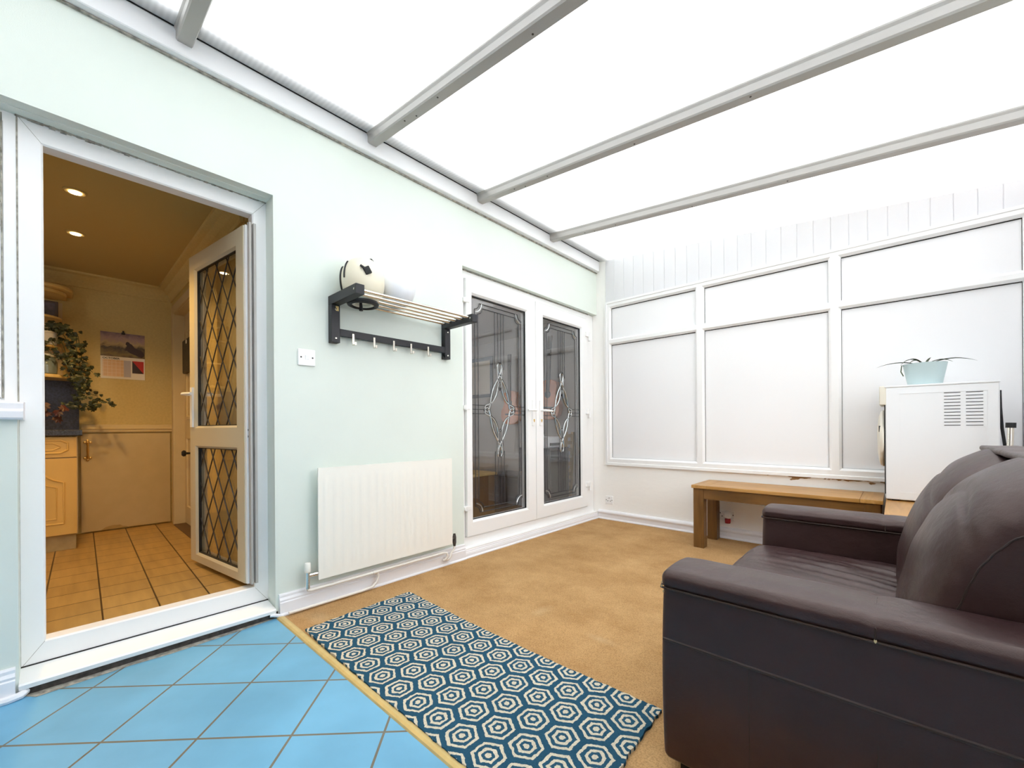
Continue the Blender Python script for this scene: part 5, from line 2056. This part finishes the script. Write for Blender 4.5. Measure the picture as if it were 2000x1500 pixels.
def back_cushion(y0, y1, seamed):
    # resample the profile
    P = [Vector((a, b_)) for a, b_ in PROF]
    dense = []
    nseg = 6
    for i in range(len(P) - 1):
        p0 = P[max(0, i - 1)]
        p1, p2 = P[i], P[i + 1]
        p3 = P[min(len(P) - 1, i + 2)]
        for k in range(nseg):
            t = k / nseg
            dense.append(0.5 * ((2 * p1) + (p2 - p0) * t + (2 * p0 - 5 * p1 + 4 * p2 - p3) * t * t + (3 * p1 - p0 - 3 * p2 + p3) * t ** 3))
    dense.append(P[-1])
    for k in range(1, 10):
        dense.append(P[-1].lerp(P[0], k / 10))
    c = Vector((0.225, 0.60))
    m_ = len(dense)
    ys, ss = [], []
    NY = 56
    for j in range(NY + 1):
        a = -math.pi / 2 + math.pi * j / NY
        # superellipse so that the ends are rounded and the middle is full
        yy = math.copysign(abs(math.sin(a)) ** 0.90, math.sin(a))
        sc_ = max(0.0, math.cos(a)) ** 0.45
        ys.append((y0 + y1) / 2 + (y1 - y0) / 2 * yy)
        ss.append(sc_)
    b = MB()
    for j in range(NY + 1):
        for i, p in enumerate(dense):
            s = 0.25 + 0.75 * ss[j]
            q = c + (p - c) * s
            if q.y < 0.44:
                q.y = max(q.y, 0.405) if p.y < 0.42 else q.y
            pos = Vector((q.x, ys[j], q.y))
            d = (p - c).normalized()
            edge = 1 - abs((ys[j] - (y0 + y1) / 2) / ((y1 - y0) / 2))
            w = 0.0045 * noise.noise(Vector((pos.x * 5, pos.y * 4, pos.z * 5))) + 0.0025 * noise.noise(Vector((pos.x * 14, pos.y * 5, pos.z * 14)))
            # a soft horizontal fold across the face
            fold = -0.008 * math.exp(-((p.y - 0.79 - 0.05 * math.sin(pos.y * 9)) / 0.012) ** 2) * max(0, min(1, edge * 3)) * (1 if p.x < 0.2 else 0)
            w += fold
            # gathered crinkles near the ends
            w += 0.0012 * max(0, 1 - edge * 3.5) * math.sin(i * 0.9 + 2 * noise.noise(Vector((i * 0.3, 0, 1))))
            b.v.append(pos + Vector((d.x, 0, d.y)) * w)
    for j in range(NY):
        for i in range(m_):
            k = (i + 1) % m_
            b.f.append((j * m_ + i, j * m_ + k, (j + 1) * m_ + k, (j + 1) * m_ + i))
    b.f.append(tuple(range(m_ - 1, -1, -1)))
    b.f.append(tuple(NY * m_ + i for i in range(m_)))
    b.build('back_cushion', 'leather', sf, smooth=True)
    # welt along the end
    for j in (3, NY - 3):
        pts = [b.v[j * m_ + i] + Vector((0, 0, 0)) for i in range(6, 6 * 13, 2)]
        MB().tube(pts, 0.0022, 6).build('cushion_welt', 'leather_seam', sf, smooth=True)


back_cushion(1.366, 1.900, True)
back_cushion(1.890, 2.424, False)
# a pulled tab of leather along the top of the backs
b = softbox((0.235, 1.42, 0.905), (0.33, 2.37, 0.925), 0.009, (4, 24, 1), lambda p, n_: Vector((0, 0, 0.006 * noise.noise(Vector((p.x * 9, p.y * 9, 0))))), k=3)
b.build('top_flap', 'leather', sf, smooth=True, merge=True)

# pale scuffs where the leather has worn at the near arm corners
for p, r_ in (((-0.4985, 1.1790, 0.541), 0.003), ((-0.4990, 1.1785, 0.553), 0.0022), ((-0.4955, 1.1815, 0.527), 0.0025), ((-0.033, 1.1725, 0.543), 0.003)):
    bb = MB()
    bb.lathe([(r_ * 0.5, -r_ * 1.6), (r_, -r_ * 0.5), (r_ * 0.8, r_ * 0.8), (r_ * 0.3, r_ * 1.5)], p, 7)
    bb.build('worn_patch', 'kitchen_cream', sf, smooth=True)

for o in list(bpy.data.objects):
    if '_o' in o:
        del o['_o']
